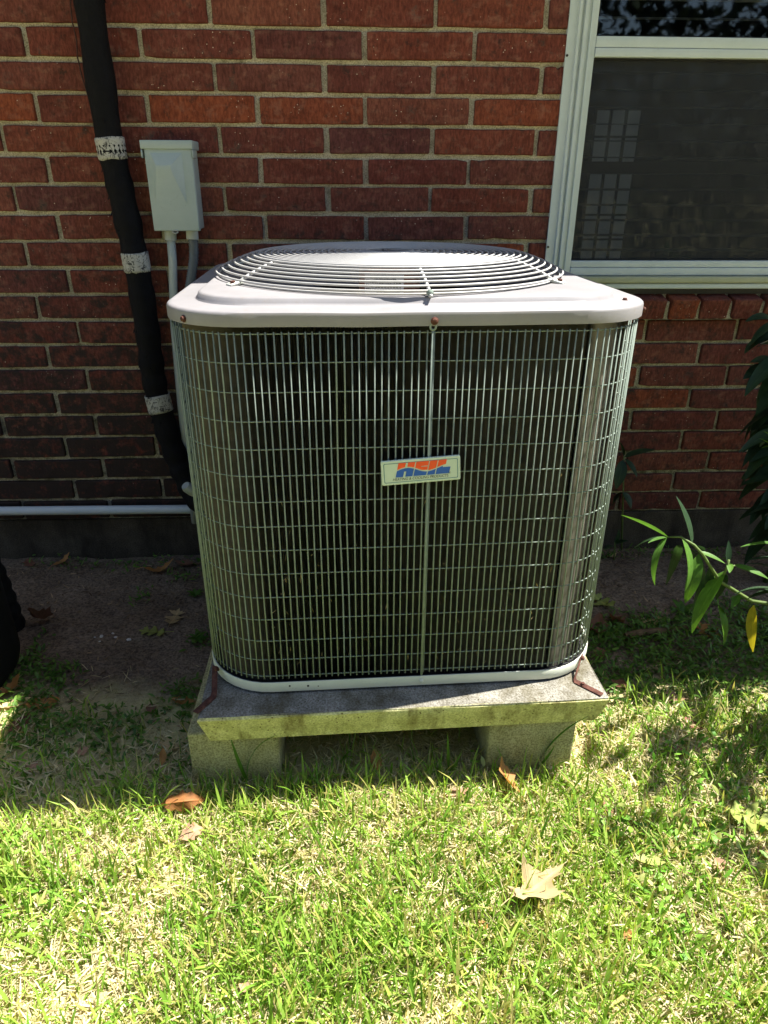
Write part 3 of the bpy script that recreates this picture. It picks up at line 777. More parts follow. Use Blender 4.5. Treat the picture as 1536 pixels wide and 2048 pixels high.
def text(body, size, x, z, m, parent, name, shear=.2, xs=1.0, y=-.0048):
    cu = bpy.data.curves.new('t', 'FONT'); cu.body = body; cu.size = size; cu.shear = shear; cu.align_x = 'CENTER'; cu.align_y = 'CENTER'
    o = bpy.data.objects.new('t', cu); COL.objects.link(o)
    dg = bpy.context.evaluated_depsgraph_get(); me = bpy.data.meshes.new_from_object(o.evaluated_get(dg))
    bpy.data.objects.remove(o); bpy.data.curves.remove(cu)
    me.name = name; me.materials.clear(); me.materials.append(m)
    for v in me.vertices: v.co.x *= xs
    return link(name, me, parent, (x, y, z), (R(90), 0, 0))
text('HEATING & COOLING PRODUCTS', .0078, -.0015, -.0138, M['ink'], badge, 'small_print', .2, .88)
text('®', .0055, .0545, -.0085, M['ink'], badge, 'small_print', .0, 1)

# ------------------------------------------------------------------ pipes and the switch box on the wall
ls = empty('refrigerant_line', (-.65, -.05, .3))
tag(ls, 'black foam wrapped refrigerant line running down the brick wall', 'insulated pipe')
def rel(pts, o): return [Vector(p_)-Vector(o.location) for p_ in pts]
PTS = [(-.673, -.062, 2.45), (-.673, -.06, 1.95), (-.671, -.06, 1.665), (-.6705, -.06, 1.36), (-.658, -.058, 1.2), (-.645, -.06, 1.034), (-.640, -.06, .85), (-.641, -.062, .705), (-.634, -.066, .60), (-.605, -.08, .45), (-.575, -.10, .36), (-.53, -.13, .28), (-.45, -.15, .25), (-.30, -.19, .26)]
# resample with a lumpy radius
fine = []
for i in range(len(PTS)-1):
    for k in range(8):
        t = k/8; p0, p1, p2, p3 = (Vector(PTS[max(i-1, 0)]), Vector(PTS[i]), Vector(PTS[i+1]), Vector(PTS[min(i+2, len(PTS)-1)]))
        fine.append(.5*((2*p1)+(p2-p0)*t+(2*p0-5*p1+4*p2-p3)*t*t+(3*p1-p0-3*p2+p3)*t**3))
q = random.Random(9)
mb = MB(); mb.tube(rel(fine, ls), [.0375*(1+.06*math.sin(i*1.3)+q.uniform(-.025, .025)) for i in range(len(fine))], 18); mb.build('insulation', M['foam'], ls, smooth=True)
mb = MB(); qq = random.Random(12)
for i in range(46):     # torn flakes of the wrap standing off the surface
    j = qq.randrange(6, 70); c_ = fine[j]; a = qq.uniform(math.pi*.95, math.pi*2.05); e = Vector((math.cos(a), math.sin(a), 0))
    p_ = c_+e*.037-Vector(ls.location); s = qq.uniform(.004, .011)
    mb.add([p_+Vector((0, 0, s)), p_+Vector((-e.y*s*.6, e.x*s*.6, -s*.2)), p_+e*s*.7+Vector((0, 0, -s*.6))], [(0, 1, 2)])
tag(link('torn_flakes', mesh('torn_flakes', mb.v, mb.f, M['foam']), ls), kind='stuff')
def band(zc, hh, x_off, label):
    seg = [p_ for p_ in fine if zc-hh*1.3 <= p_.z <= zc+hh*1.3]
    def at_z(z):
        for a, b in zip(fine, fine[1:]):
            if b.z <= z <= a.z: return a+(b-a)*((a.z-z)/(a.z-b.z))
    pts = [at_z(zc+hh*t) for t in np.linspace(1, -1, 9)]
    mb = MB(); q = random.Random(int(zc*1000))
    mb.tube(rel(pts, ls), [.0392+q.uniform(-.0006, .0008) for _ in pts], 22, caps=True)
    n = 22
    for k in range(n):    # ragged ends
        for base in (0, 8*n):
            x, y, z = mb.v[base+k]; mb.v[base+k] = (x, y, z+q.uniform(-.0022, .0022))
    o = mb.build('tape_band', M['tape'], ls, smooth=True); return o
band(1.326, .027, 0, 1); band(1.028, .027, 0, 1); band(.598, .027, 0, 1)
# thin old cable hanging beside the wrap
cab = empty('old_cable', (-.70, -.01, 1.4)); tag(cab, 'thin brown cable hanging left of the black wrapped pipe', 'cable')
pc = [atY(x, y, -.012) for x, y in ((139, -60), (141, 10), (145, 45), (153, 80), (155, 115), (163, 150), (172, 180), (182, 210), (195, 235))]
MB().tube(rel(pc, cab), .0018, 6).build('cable_run', M['copperwire'], cab, smooth=True)
# disconnect box
bx = empty('disconnect_box', (-.508, 0, 1.115)); tag(bx, 'grey metal electrical disconnect box on the brick wall', 'electrical box')
bw = .0735
mb = MB().box((-.063, -.078, .004), (.063, -.001, .222)); mb.build('box_body', M['box'], bx, bevel=.003)
# cover with a pressed boss that widens to the foot
mb = MB(); yF = -.0865
def rq(x0, x1, z0, z1, y): return [(x0, y, z0), (x1, y, z0), (x1, y, z1), (x0, y, z1)]
mb.loops([rq(-.0655, .0655, .000, .212, -.068), rq(-.0655, .0655, .000, .212, yF+.002), rq(-.0635, .0635, .002, .210, yF), rq(-.049, .0375, .074, .201, yF-.0005), rq(-.032, .010, .155, .170, yF-.026)], close_last=True)
mb.build('box_cover', M['box'], bx, bevel=.0022)
mb = MB().box((-.0735, -.0905, .210), (.0695, -.0005, .232)).box((.0662, -.0905, .188), (.0695, -.04, .2095)).box((-.0735, -.0905, .188), (-.0702, -.04, .2095)); mb.build('box_hood', M['box'], bx, bevel=.002)
mb = MB(); mb.tube([(-.005+.008*math.cos(a), -.088, -.002+.004*math.sin(a)) for a in np.linspace(0, 2*math.pi, 12)[:-1]], .0016, 6, closed=True); mb.build('latch', M['ringwire'], bx, smooth=True)
# conduits
cv = empty('pvc_conduit', (-.535, -.045, .4)); tag(cv, 'pale grey rigid conduit dropping from the electrical box', 'conduit')
pp = [(-.5365, -.048, 1.117), (-.5395, -.05, 1.03), (-.5475, -.052, .95), (-.556, -.055, .85), (-.566, -.055, .6), (-.57, -.055, .3), (-.57, -.05, .16)]
MB().tube(rel(pp, cv), .0128, 14).build('conduit_run', M['pvc'], cv, smooth=True)
MB().tube(rel([(-.5362, -.048, 1.113), (-.538, -.049, 1.088)], cv), .0172, 16).build('coupling', M['pvc'], cv, auto=R(40))
fx = empty('flexible_conduit', (-.475, -.05, .6)); tag(fx, 'dark grey ribbed flexible conduit between electrical box and condenser', 'conduit')
fp = [Vector(p_) for p_ in ((-.4735, -.045, 1.112), (-.475, -.048, 1.05), (-.487, -.056, .99), (-.498, -.062, .94), (-.50, -.075, .86), (-.485, -.11, .78), (-.42, -.16, .74), (-.34, -.2, .735))]
ff = []
for i in range(len(fp)-1):
    for k in range(14):
        t = k/14; p0, p1, p2, p3 = fp[max(i-1, 0)], fp[i], fp[i+1], fp[min(i+2, len(fp)-1)]
        ff.append(.5*((2*p1)+(p2-p0)*t+(2*p0-5*p1+4*p2-p3)*t*t+(3*p1-p0-3*p2+p3)*t**3))
MB().tube(rel(ff, fx), [.0152 if i % 2 else .0128 for i in range(len(ff))], 12).build('ribbed_hose', M['flex'], fx, smooth=True)
MB().tube(rel([(-.4735, -.045, 1.115), (-.4745, -.047, 1.09)], fx), .0178, 16).build('fitting', M['pvc'], fx, auto=R(40))
# water pipe along the foot of the wall
hp = empty('horizontal_pipe', (-1.2, -.03, .204)); tag(hp, 'pale blue grey pipe lying level along the foot of the left wall', 'pipe')
MB().tube(rel([(-3.5, -.032, .21), (-1.25, -.032, .206), (-.59, -.032, .2025), (-.1, -.032, .20)], hp), .0155, 16).build('pipe_run', M['pvcw'], hp, smooth=True)
for x in (-1.62, -.2): MB().tube(rel([(x, -.032, .2065), (x+.02, -.032, .2065)], hp), .0185, 16).build('pipe_clip', M['pvcw'], hp, auto=R(40))
# grey fitting peeping out behind the condenser
vb = empty('service_valve_cap', (-.43, -.20, .36)); tag(vb, 'small grey green capped fitting at the lower left back of the condenser', 'pipe fitting')
c_ = atY(376, 972, -.30)
vb.location = c_
mb = MB(); mb.tube([(.03, 0, -.03), (.012, -.004, -.015), (.0, -.01, .0), (-.004, -.014, .008)], [.012, .016, .017, .013], 12); mb.build('cap', M['pvc'], vb, auto=R(40))
MB().tube([(.03, 0, -.03), (.09, .0, -.06), (.13, 0, -.06)], .009, 8).build('stub', M['pvc'], vb, smooth=True)
# line that ties it to the condenser
# black bin at the left edge
bn = empty('black_bin', (-1.218, -.80, 0)); tag(bn, 'black plastic bin standing at the left edge of the picture', 'bin')
def sq(hx, hy, r, z): return [(x, y, z) for x, y in rr2(hx, hy, r)]
def rr2(hx, hy, r, n=6):
    P = []
    for sx, sy, a0 in ((1, -1, -90), (1, 1, 0), (-1, 1, 90), (-1, -1, 180)):
        for k in range(n+1):
            a = R(a0+90*k/n); P.append((sx*(hx-r)+r*math.cos(a), sy*(hy-r)+r*math.sin(a)))
    return P
mb = MB()
mb.loops([sq(.21, .19, .10, -.005), sq(.245, .225, .125, .006), sq(.268, .25, .13, .03), sq(.275, .258, .13, .06), sq(.268, .252, .13, .45), sq(.250, .24, .13, .78), sq(.256, .246, .13, .785), sq(.256, .246, .13, .81), sq(.235, .225, .12, .81), sq(.23, .22, .12, .60)], close_first=True)
mb.build('bin_body', M['rubber'], bn, auto=R(40))
mb = MB(); mb.loops([sq(.258, .248, .13, .811), sq(.258, .248, .13, .83), sq(.18, .17, .1, .85)], close_last=True, close_first=True); mb.build('bin_lid', M['rubber'], bn, auto=R(40))
cp = empty('corrugated_pipe', (-1.048, -.46, 0)); tag(cp, 'black corrugated drain pipe standing up behind the black bin', 'drain pipe')
n_ = 26; mb = MB()
mb.tube([(-.005-.03*(i/n_)**1.5, -.0, .0+.011*i) for i in range(n_)], [.036 if (i//2) % 2 else .032 for i in range(n_)], 16); mb.build('pipe_wall', M['rubber'], cp, auto=R(20))

# ------------------------------------------------------------------ leaves and plants
def lance(L, Wd, droop=.4, fold=.25, n=9, twist=0, wavy=.0):
    """A spear-shaped leaf from the origin along +Y, arching down."""
    v = []; f = []; uv = []
    y = z = 0.0; ang = 0.0; ds = L/n
    for i in range(n+1):
        t = i/n; wv_ = Wd/2*(math.sin(math.pi*min(1, (t*.94+.03)**.8))**.9) if 0 < i < n else Wd*.03
        zf = fold*wv_
        tw = twist*t
        for s in (-1, 0, 1):
            px, pz = s*wv_, (abs(s)*zf+wavy*wv_*math.sin(9*t+s))
            px, pz = px*math.cos(tw)-pz*math.sin(tw), px*math.sin(tw)+pz*math.cos(tw)
            v.append((px, y-pz*math.sin(ang), z+pz*math.cos(ang))); uv.append((.5+.5*s, t))
        y += ds*math.cos(ang); z += ds*math.sin(ang); ang = -droop*(t+1/n)*1.6
    for i in range(n):
        for s in (0, 1):
            a = 3*i+s; f.append((a, a+1, a+4, a+3))
    return v, f, uv
def uvmesh(name, v, f, uv, m):
    me = mesh(name, v, f, m, True); l = me.uv_layers.new(name='UVMap')
    for p_ in me.polygons:
        for li in p_.loop_indices: l.data[li].uv = uv[me.loops[li].vertex_index]
    return me
def aim(o, base, tip, roll=0.0):
    """turn +Y of the object towards tip, leaf face up"""
    y = (Vector(tip)-Vector(base)).normalized()
    up = Vector((0, 0, 1)) if abs(y.z) < .93 else Vector((0, -1, .2))
    x = y.cross(up).normalized(); z = x.cross(y)
    m_ = Matrix((x, y, z)).transposed().to_4x4(); m_ = m_ @ Matrix.Rotation(roll, 4, 'Y'); m_.translation = Vector(base)
    return m_
def leaf_to(parent, base, tip, w, m, droop=.35, fold=.25, roll=0.0, name='leaf'):
    base, tip = Vector(base), Vector(tip); L = (tip-base).length
    v, f, uv = lance(L*(1+.12*droop*droop), w, droop, fold)
    tipv = Vector(v[-2]); me = uvmesh('leaf', v, f, uv, m)
    o = bpy.data.objects.new(name, me); COL.objects.link(o); o.parent = parent
    m_ = aim(o, base, tip, roll)
    # correct for the droop so that the tip lands where it should
    cur = (m_ @ tipv)-base; qd = cur.rotation_difference(tip-base); r4 = qd.to_matrix().to_4x4()
    m2 = Matrix.Translation(base) @ r4 @ Matrix.Translation(-base) @ m_
    o.matrix_world = Matrix.Translation(-Vector(parent.location)) @ m2
    o.matrix_parent_inverse = Matrix.Identity(4); o.matrix_basis = Matrix.Translation(-Vector(parent.location)) @ m2
    return o
def plantlet(name, root, label, cat, group=None):
    o = empty(name, root); tag(o, label, cat, group); return o

# arching leafy stem to the right of the condenser
sy = -.80
st = [(1640, 1235), (1536, 1207), (1503, 1202), (1480, 1188), (1440, 1163), (1420, 1132), (1405, 1108), (1388, 1090), (1362, 1074), (1336, 1074)]
spt = [atY(x, y, sy+.02*math.sin(i*.8)) for i, (x, y) in enumerate(st)]
root = Vector((spt[0].x+.12, sy-.02, gz(spt[0].x+.12, sy)))
arch = plantlet('leafy_plant', root, 'leafy green plant whose long stem arches towards the right side of the condenser', 'plant')
mb = MB(); mb.tube(rel([root, root+Vector((-.02, 0, .03))]+spt, arch), [.006, .006]+[.0052, .005, .0048, .0046, .0042, .0038, .0035, .0032, .0028, .002], 8); mb.build('stem', M['stem'], arch, smooth=True)
def pl(parent, x0, y0, x1, y1, wpx, m, dy=0.0, droop=.35, roll=0.0, Y=sy, scale=1/890):
    return leaf_to(parent, atY(x0, y0, Y), atY(x1, y1, Y+dy), wpx*scale, m, droop, .25, roll)
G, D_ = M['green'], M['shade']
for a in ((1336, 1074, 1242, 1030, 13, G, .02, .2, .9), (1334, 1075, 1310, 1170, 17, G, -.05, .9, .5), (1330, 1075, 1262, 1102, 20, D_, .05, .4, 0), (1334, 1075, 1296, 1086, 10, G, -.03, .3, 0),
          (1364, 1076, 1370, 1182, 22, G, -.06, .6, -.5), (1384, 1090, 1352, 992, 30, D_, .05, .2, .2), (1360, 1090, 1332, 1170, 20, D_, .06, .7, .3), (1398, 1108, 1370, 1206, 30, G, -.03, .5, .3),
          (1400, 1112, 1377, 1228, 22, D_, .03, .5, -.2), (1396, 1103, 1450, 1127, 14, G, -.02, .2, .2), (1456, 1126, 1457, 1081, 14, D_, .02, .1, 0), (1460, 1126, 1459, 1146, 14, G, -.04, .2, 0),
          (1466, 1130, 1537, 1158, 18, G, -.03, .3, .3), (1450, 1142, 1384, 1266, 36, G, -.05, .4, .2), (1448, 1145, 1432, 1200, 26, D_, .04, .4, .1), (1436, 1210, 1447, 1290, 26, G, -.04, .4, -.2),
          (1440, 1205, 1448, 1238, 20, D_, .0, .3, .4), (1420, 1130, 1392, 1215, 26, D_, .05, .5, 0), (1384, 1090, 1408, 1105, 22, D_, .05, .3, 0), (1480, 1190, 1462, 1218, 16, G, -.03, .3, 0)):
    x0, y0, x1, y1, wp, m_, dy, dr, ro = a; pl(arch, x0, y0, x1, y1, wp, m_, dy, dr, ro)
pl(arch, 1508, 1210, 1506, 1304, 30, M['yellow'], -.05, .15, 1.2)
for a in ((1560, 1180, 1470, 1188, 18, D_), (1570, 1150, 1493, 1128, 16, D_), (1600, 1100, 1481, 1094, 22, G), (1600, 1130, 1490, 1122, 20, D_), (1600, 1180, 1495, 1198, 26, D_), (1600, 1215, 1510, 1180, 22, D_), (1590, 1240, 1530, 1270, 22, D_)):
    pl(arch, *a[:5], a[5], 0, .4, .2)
# sunlit arm crossing to the second shoot
MB().tube(rel([atY(1440, 1163, sy), atY(1452, 1140, sy-.01), atY(1458, 1120, sy-.01)], arch), .003, 6).build('shoot', M['stem'], arch, smooth=True)
MB().tube(rel([atY(1452, 1135, sy-.01), atY(1470, 1131, sy-.012)], arch), .002, 6).build('shoot', M['stem'], arch, smooth=True)

# tall shrub against the wall at the right edge
shy = -.26
sroot = Vector((1.46, shy, 0))
shrub = plantlet('tall_shrub', sroot, 'tall dark leaved shrub against the wall at the right edge', 'shrub')
stems = []
for k in range(6):
    a = -.6+.25*k; top = sroot+Vector((-.10+.10*k, -.25+.08*((k*3) % 5), 1.0+.12*((k*2) % 4)))
    mid = (sroot+top)/2+Vector((.04*math.sin(k), .03, .05)); stems.append((sroot+Vector((.02*k-.05, .02*math.sin(k*2), 0)), mid, top))
    MB().tube(rel(stems[-1], shrub), [.008, .006, .003], 7).build('stem', M['stem'], shrub, smooth=True)
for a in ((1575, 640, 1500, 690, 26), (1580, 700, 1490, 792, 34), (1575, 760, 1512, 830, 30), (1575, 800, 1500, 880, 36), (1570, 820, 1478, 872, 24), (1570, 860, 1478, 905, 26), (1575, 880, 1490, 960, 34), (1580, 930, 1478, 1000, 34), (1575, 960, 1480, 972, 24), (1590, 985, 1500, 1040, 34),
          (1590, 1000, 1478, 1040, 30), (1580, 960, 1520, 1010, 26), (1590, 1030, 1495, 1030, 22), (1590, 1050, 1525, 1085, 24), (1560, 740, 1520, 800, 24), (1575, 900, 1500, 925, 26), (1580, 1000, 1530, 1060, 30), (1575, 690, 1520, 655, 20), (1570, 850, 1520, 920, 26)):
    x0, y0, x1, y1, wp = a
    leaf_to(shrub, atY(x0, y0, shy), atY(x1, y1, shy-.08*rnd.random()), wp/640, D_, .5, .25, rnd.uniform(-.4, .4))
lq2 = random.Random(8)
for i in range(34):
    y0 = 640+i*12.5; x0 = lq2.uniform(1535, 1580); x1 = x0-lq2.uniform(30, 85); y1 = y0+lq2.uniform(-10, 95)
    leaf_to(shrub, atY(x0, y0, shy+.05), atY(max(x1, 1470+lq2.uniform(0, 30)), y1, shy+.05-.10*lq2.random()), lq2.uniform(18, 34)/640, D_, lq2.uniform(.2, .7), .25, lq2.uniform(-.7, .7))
for a in ((1560, 905, 1516, 876, 14), (1560, 890, 1526, 862, 12), (1560, 890, 1522, 897, 12)):
    leaf_to(shrub, atY(a[0], a[1], -.62), atY(a[2], a[3], -.62), a[4]/760, G, .2, .25, .2)
lq = random.Random(21)
lm = [uvmesh('leaf', *lance(.13, .026, dr, .25), m_) for dr, m_ in ((.3, D_), (.5, D_), (.7, G), (.4, G))]
def scatter_leaves(parent, n, cx, cy, cz, sx, sy_, sz, xmin=None):
    c = 0
    while c < n:
        p_ = Vector((lq.gauss(cx, sx), lq.gauss(cy, sy_), lq.gauss(cz, sz)))
        if p_.z < .06 or p_.y > -.03: continue
        if p_.x < 1.0: continue
        q3 = p_-CAM; dz = q3.dot(_f); px = 768+F_PX*q3.dot(_r)/dz
        if px < 1610: continue
        o = link('leaf', lm[lq.randrange(4)], parent, p_-Vector(parent.location), (lq.uniform(-.9, .3), lq.uniform(-.5, .5), lq.uniform(0, 6.28))); c += 1
scatter_leaves(shrub, 70, 1.5, -.25, .8, .16, .10, .3)
# looser bush a step closer, mostly outside the picture: it dapples the grass on the right
broot = Vector((1.42, -1.0, 0))
bush = plantlet('leafy_bush', broot, 'loose leafy bush just outside the right edge of the picture', 'shrub')
for k in range(7):
    a = k*.9; top = broot+Vector((.20*math.cos(a), .20*math.sin(a), .8+.08*((k*3) % 6)))
    MB().tube(rel([broot+Vector((.03*math.cos(a), .03*math.sin(a), 0)), (broot+top)/2+Vector((0, 0, .06)), top], bush), [.009, .006, .003], 7).build('stem', M['stem'], bush, smooth=True)
scatter_leaves(bush, 165, 1.33, -1.02, .78, .17, .17, .26)

# small dark plant hugging the wall beside the condenser
sp = plantlet('wall_seedling', atY(1247, 1010, -.10), 'small dark leaved plant at the wall just right of the condenser', 'plant')
MB().tube(rel([atY(1243, 1100, -.06), atY(1246, 1000, -.09), atY(1248, 912, -.10)], sp), [.004, .003, .002], 6).build('stem', M['stem'], sp, smooth=True)
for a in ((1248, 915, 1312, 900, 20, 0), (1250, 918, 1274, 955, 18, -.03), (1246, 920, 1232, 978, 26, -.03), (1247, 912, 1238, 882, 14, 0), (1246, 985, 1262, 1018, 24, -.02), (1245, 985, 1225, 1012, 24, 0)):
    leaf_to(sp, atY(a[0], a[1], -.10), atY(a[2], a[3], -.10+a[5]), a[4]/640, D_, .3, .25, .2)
sp2 = plantlet('wall_seedling', atY(1225, 1090, -.18), 'low seedling with dark leaves on the soil behind the condenser corner', 'plant')
MB().tube(rel([atY(1228, 1120, -.18), atY(1230, 1085, -.18)], sp2), [.003, .002], 6).build('stem', M['stem'], sp2, smooth=True)
for a in ((1230, 1085, 1238, 1058, 12), (1230, 1088, 1256, 1082, 16), (1229, 1092, 1208, 1098, 16)):
    leaf_to(sp2, atY(a[0], a[1], -.18), atY(a[2], a[3], -.20), a[4]/700, D_, .3, .25, .2)
# weeds at the left foot of the pad
for i, (x, y, s, lab) in enumerate(((398, 1268, .030, 'broad leaved weed at the left back corner of the pad'), (392, 1180, .026, 'small round leaved weed left of the condenser by the wall'),
                                    (1365, 1215, .04, 'feathery weed on the bare soil under the arching stem'))):
    p_ = atZ(x, y+14, .0); o = plantlet('weed', p_, lab, 'weed')
    for k in range(7):
        a = k*.95+i; L = s*rnd.uniform(.7, 1.3)
        leaf_to(o, p_+Vector((0, 0, .006)), p_+Vector((math.cos(a)*L, math.sin(a)*L, L*.6)), L*.42, G, .4, .2, 0)
# long grass shoots in front of the blocks
def shoot(name, base, tips, label, w=.0075):
    o = plantlet(name, base, label, 'grass shoot')
    for tpx, dr, ww in tips: leaf_to(o, base, tpx, ww, G, dr, .3, .0, 'blade')
b_ = atZ(497, 1566, .0)
shoot('grass_shoot', b_, ((atY(461, 1475, b_.y-.01), .2, .009), (atY(556, 1470, b_.y-.02), .7, .008), (atY(478, 1530, b_.y-.02), .1, .006)), 'two long grass blades standing before the left concrete block')
b_ = atZ(1075, 1535, .0)
shoot('grass_shoot', b_, ((atY(1178, 1432, b_.y-.03), .4, .009), (atY(1110, 1490, b_.y-.02), .2, .007)), 'long grass blade leaning across the right concrete block')
b_ = atZ(1195, 1402, .0)
shoot('grass_shoot', b_, ((atY(1298, 1428, b_.y-.03), .9, .010), (atY(1212, 1385, b_.y-.02), .2, .007)), 'pale arching grass blade at the right corner of the pad')
b_ = atZ(897, 1545, .0)
shoot('grass_shoot', b_, ((atY(895, 1465, b_.y-.01), .1, .007), (atY(925, 1500, b_.y-.01), .3, .006)), 'upright grass blade in the shade under the pad')

# oak leaves
LOBED = [(.012, 0), (.05, .05), (.13, .07), (.27, .13), (.22, .19), (.28, .24), (.10, .26), (.09, .32), (.17, .36), (.37, .45), (.33, .50), (.38, .56), (.19, .55), (.10, .58), (.11, .65), (.20, .70), (.32, .80), (.20, .80), (.18, .85), (.08, .83), (.06, .90), (.0, 1.0)]
STAR = [(.012, 0), (.09, .03), (.22, .02), (.17, .14), (.16, .24), (.26, .36), (.40, .50), (.55, .64), (.36, .60), (.22, .60), (.13, .66), (.11, .74), (.17, .88), (.09, .86), (.05, .93), (.0, 1.06)]
OVAL = [(.012, 0), (.10, .08), (.24, .20), (.34, .36), (.36, .5), (.31, .66), (.20, .82), (.08, .94), (0, 1)]
SHALLOW = [(.012, 0), (.09, .06), (.20, .16), (.31, .24), (.23, .32), (.30, .40), (.38, .48), (.26, .56), (.27, .64), (.33, .72), (.20, .78), (.14, .86), (.10, .93), (0, 1)]
def oak(L, Wd, lobes=3, curl=.3, fold=.2, wob=.15, seed=0, pointy=.6, n=40):
    q = random.Random(seed); ph = q.uniform(0, 6); v = []; f = []; uv = []
    out = {0: STAR, 1: OVAL, 2: SHALLOW, 3: LOBED}[lobes]; wx = Wd/.76
    mid = []
    for (x, y) in out: mid.append(min(1.0, max(y-x*.55, 0)))
    for i in range(1, len(mid)): mid[i] = max(mid[i], mid[i-1]+1e-4)
    def put(x, y):
        zc = curl*L*(y-.45)**2*1.3+wob*L*.08*math.sin(5*y+ph)
        v.append((x*wx, y*L, zc+fold*abs(x)*wx+wob*abs(x)*wx*math.sin(8*y+(3 if x > 0 else -2)+ph)+.02*L*math.sin(23*y+ph)*abs(x)))
        uv.append((.5+x*1.2, y))
    for sgn in (-1, 1):
        b = len(v); js = [(1+q.uniform(-.14, .14), q.uniform(-.018, .018)) for _ in out]
        for (x, y), m_, (jx, jy) in zip(out, mid, js):
            x2, y2 = x*jx*sgn, y+(jy if 0 < x else 0)
            put(sgn*1e-5, m_); put(x2*.5, (y2+m_)/2); put(x2, y2)
        for i in range(len(out)-1):
            for c_ in (0, 1):
                a = b+3*i+c_; f.append((a, a+1, a+4, a+3) if sgn > 0 else (a, a+3, a+4, a+1))
    b = len(v); st_ = L*.3; z0_ = curl*L*.263
    for y, x in ((0, .0), (-st_*.5, .015*L), (-st_, .05*L)):
        for dx, dz in ((-.009*L, 0), (.009*L, 0), (0, .014*L)): v.append((x+dx, y, z0_*(1+y/L*.5)+dz)); uv.append((.5, 0))
    for i in range(2):
        for k in range(3): f.append((b+3*i+k, b+3*i+(k+1) % 3, b+3*i+3+(k+1) % 3, b+3*i+3+k))
    return v, f, uv
def dead(px, py, L, Wd, rz, m, label, z=.0, lobes=3, curl=.25, fold=.15, rx=0, ry=0, wob=.15, pointy=.6, group='fallen leaves'):
    p_ = atZ(px, py, z); seed = int(px*7+py)
    v, f, uv = oak(L, Wd, lobes, curl, fold, wob, seed, pointy)
    v = [(x, y-L/2, zz) for x, y, zz in v]
    M3 = Matrix.Rotation(rz, 3, 'Z') @ Matrix.Rotation(rx, 3, 'X') @ Matrix.Rotation(ry, 3, 'Y')
    v = [M3 @ Vector(q_) for q_ in v]; lo = min(q_.z for q_ in v); v = [q_-Vector((0, 0, lo)) for q_ in v]
    o = link('fallen_leaf', uvmesh('fallen_leaf', v, f, uv, m), None, (p_.x, p_.y, z+gz(p_.x, p_.y)*.6+.001)); tag(o, label, 'leaf', group); return o
T, O, B_, P_, GR = M['dead'], M['deado'], M['deadb'], M['deadp'], M['deadg']
LZ = .022
dead(1078, 1782, .112, .100, R(-66), T, 'large pale tan oak leaf lying on the sunlit lawn', LZ+.006, 0, .25, .10, R(6), R(-26), .2)
dead(1300, 1722, .062, .026, R(80), GR, 'narrow yellow green leaf on the sunlit lawn right of the tan oak leaf', LZ+.006, 1, .2, .2, 0, 0, .1, .2)
dead(1506, 1640, .10, .085, R(-120), GR, 'big yellow green lobed leaf on the lawn at the right edge', LZ+.006, 3, .2, .15)
dead(1440, 1733, .030, .026, R(30), P_, 'small pink curled leaf bit on the lawn near the right edge', LZ, 1, .8, .5)
dead(1528, 1706, .036, .026, R(100), P_, 'pinkish leaf cut off by the right edge of the picture', LZ, 1, .5, .3)
dead(1008, 1572, .085, .045, R(28), O, 'yellow and orange curled leaf standing up before the right concrete block', LZ*.4, 2, .6, .45, R(30), R(35), .3)
dead(915, 1586, .055, .030, R(-70), P_, 'pale pink leaf half sunk in the grass at the shadow edge', LZ*.7, 2, .3, .2)
dead(752, 1532, .050, .032, R(10), O, 'brown leaf in the dim gap between the two concrete blocks', .008, 2, .4, .2, R(30))
dead(366, 1622, .092, .046, R(-84), O, 'arched orange brown leaf at the edge of the shadow on the lawn', LZ*.7, 2, -.9, -.5, R(0), R(42), .5)
dead(384, 1668, .052, .036, R(-60), P_, 'short pinkish curled leaf just below the arched orange brown leaf', LZ*.9, 2, -.5, .3, 0, R(20), .3)
dead(966, 1852, .022, .016, R(40), O, 'tiny orange leaf scrap in the lawn left of centre of the tan oak leaf', LZ*.8, 1, .5, .3)
dead(1256, 1872, .026, .018, R(-30), O, 'tiny orange leaf scrap in the lawn below the narrow yellow green leaf', LZ*.8, 1, .5, .3)
dead(1216, 1618, .032, .020, R(20), B_, 'small dark red leaf in the dappled grass', LZ*.8, 1, .5, .3)
dead(490, 1975, .024, .016, R(70), P_, 'tiny pale leaf scrap low in the foreground lawn', LZ*.9, 1, .5, .3)
dead(547, 1938, .024, .018, R(10), P_, 'pale curled leaf scrap in the foreground lawn left of centre', LZ*.9, 1, .5, .3)
# left bare soil
dead(320, 1142, .105, .040, R(-70), O, 'long orange brown curled leaf on the soil below the pipe', .004, 2, 1.0, .5)
dead(370, 1128, .075, .050, R(75), B_, 'dark brown leaf by the foundation beside the condenser', .004, 2, .4, .2)
dead(350, 1236, .085, .062, R(-8), T, 'tan lobed oak leaf on the dark soil left of the condenser', .004, 3, .2, .15, 0, 0, .12, .45)
dead(304, 1264, .085, .058, R(82), GR, 'green oak leaf lying on the soil beside the pale stones', .004, 3, .15, .1)
dead(85, 1262, .095, .075, R(160), B_, 'dark red brown crumpled leaf standing on the soil near the bin', .003, 2, .9, .6, R(40), R(20), .35)
dead(88, 1412, .085, .062, R(-82), O, 'orange oak leaf on the ground right of the bin foot', .006, 2, .3, .2)
dead(30, 1414, .085, .038, R(-75), T, 'pale tan narrow leaf at the foot of the black bin', .008, 1, .4, .3)
dead(28, 1390, .075, .040, R(-50), O, 'rusty orange leaf leaning against the foot of the bin', .008, 2, .6, .4, R(25))
dead(42, 1452, .07, .05, R(-20), B_, 'olive brown leaf in the grass below the bin', .010, 2, .3, .2)
dead(165, 1506, .032, .026, R(30), P_, 'small pinkish brown leaf on the grass left of the pad', .012, 1, .3, .2)
dead(302, 1418, .034, .028, R(10), B_, 'small brown leaf on the soil left of the pad', .005, 1, .4, .3)
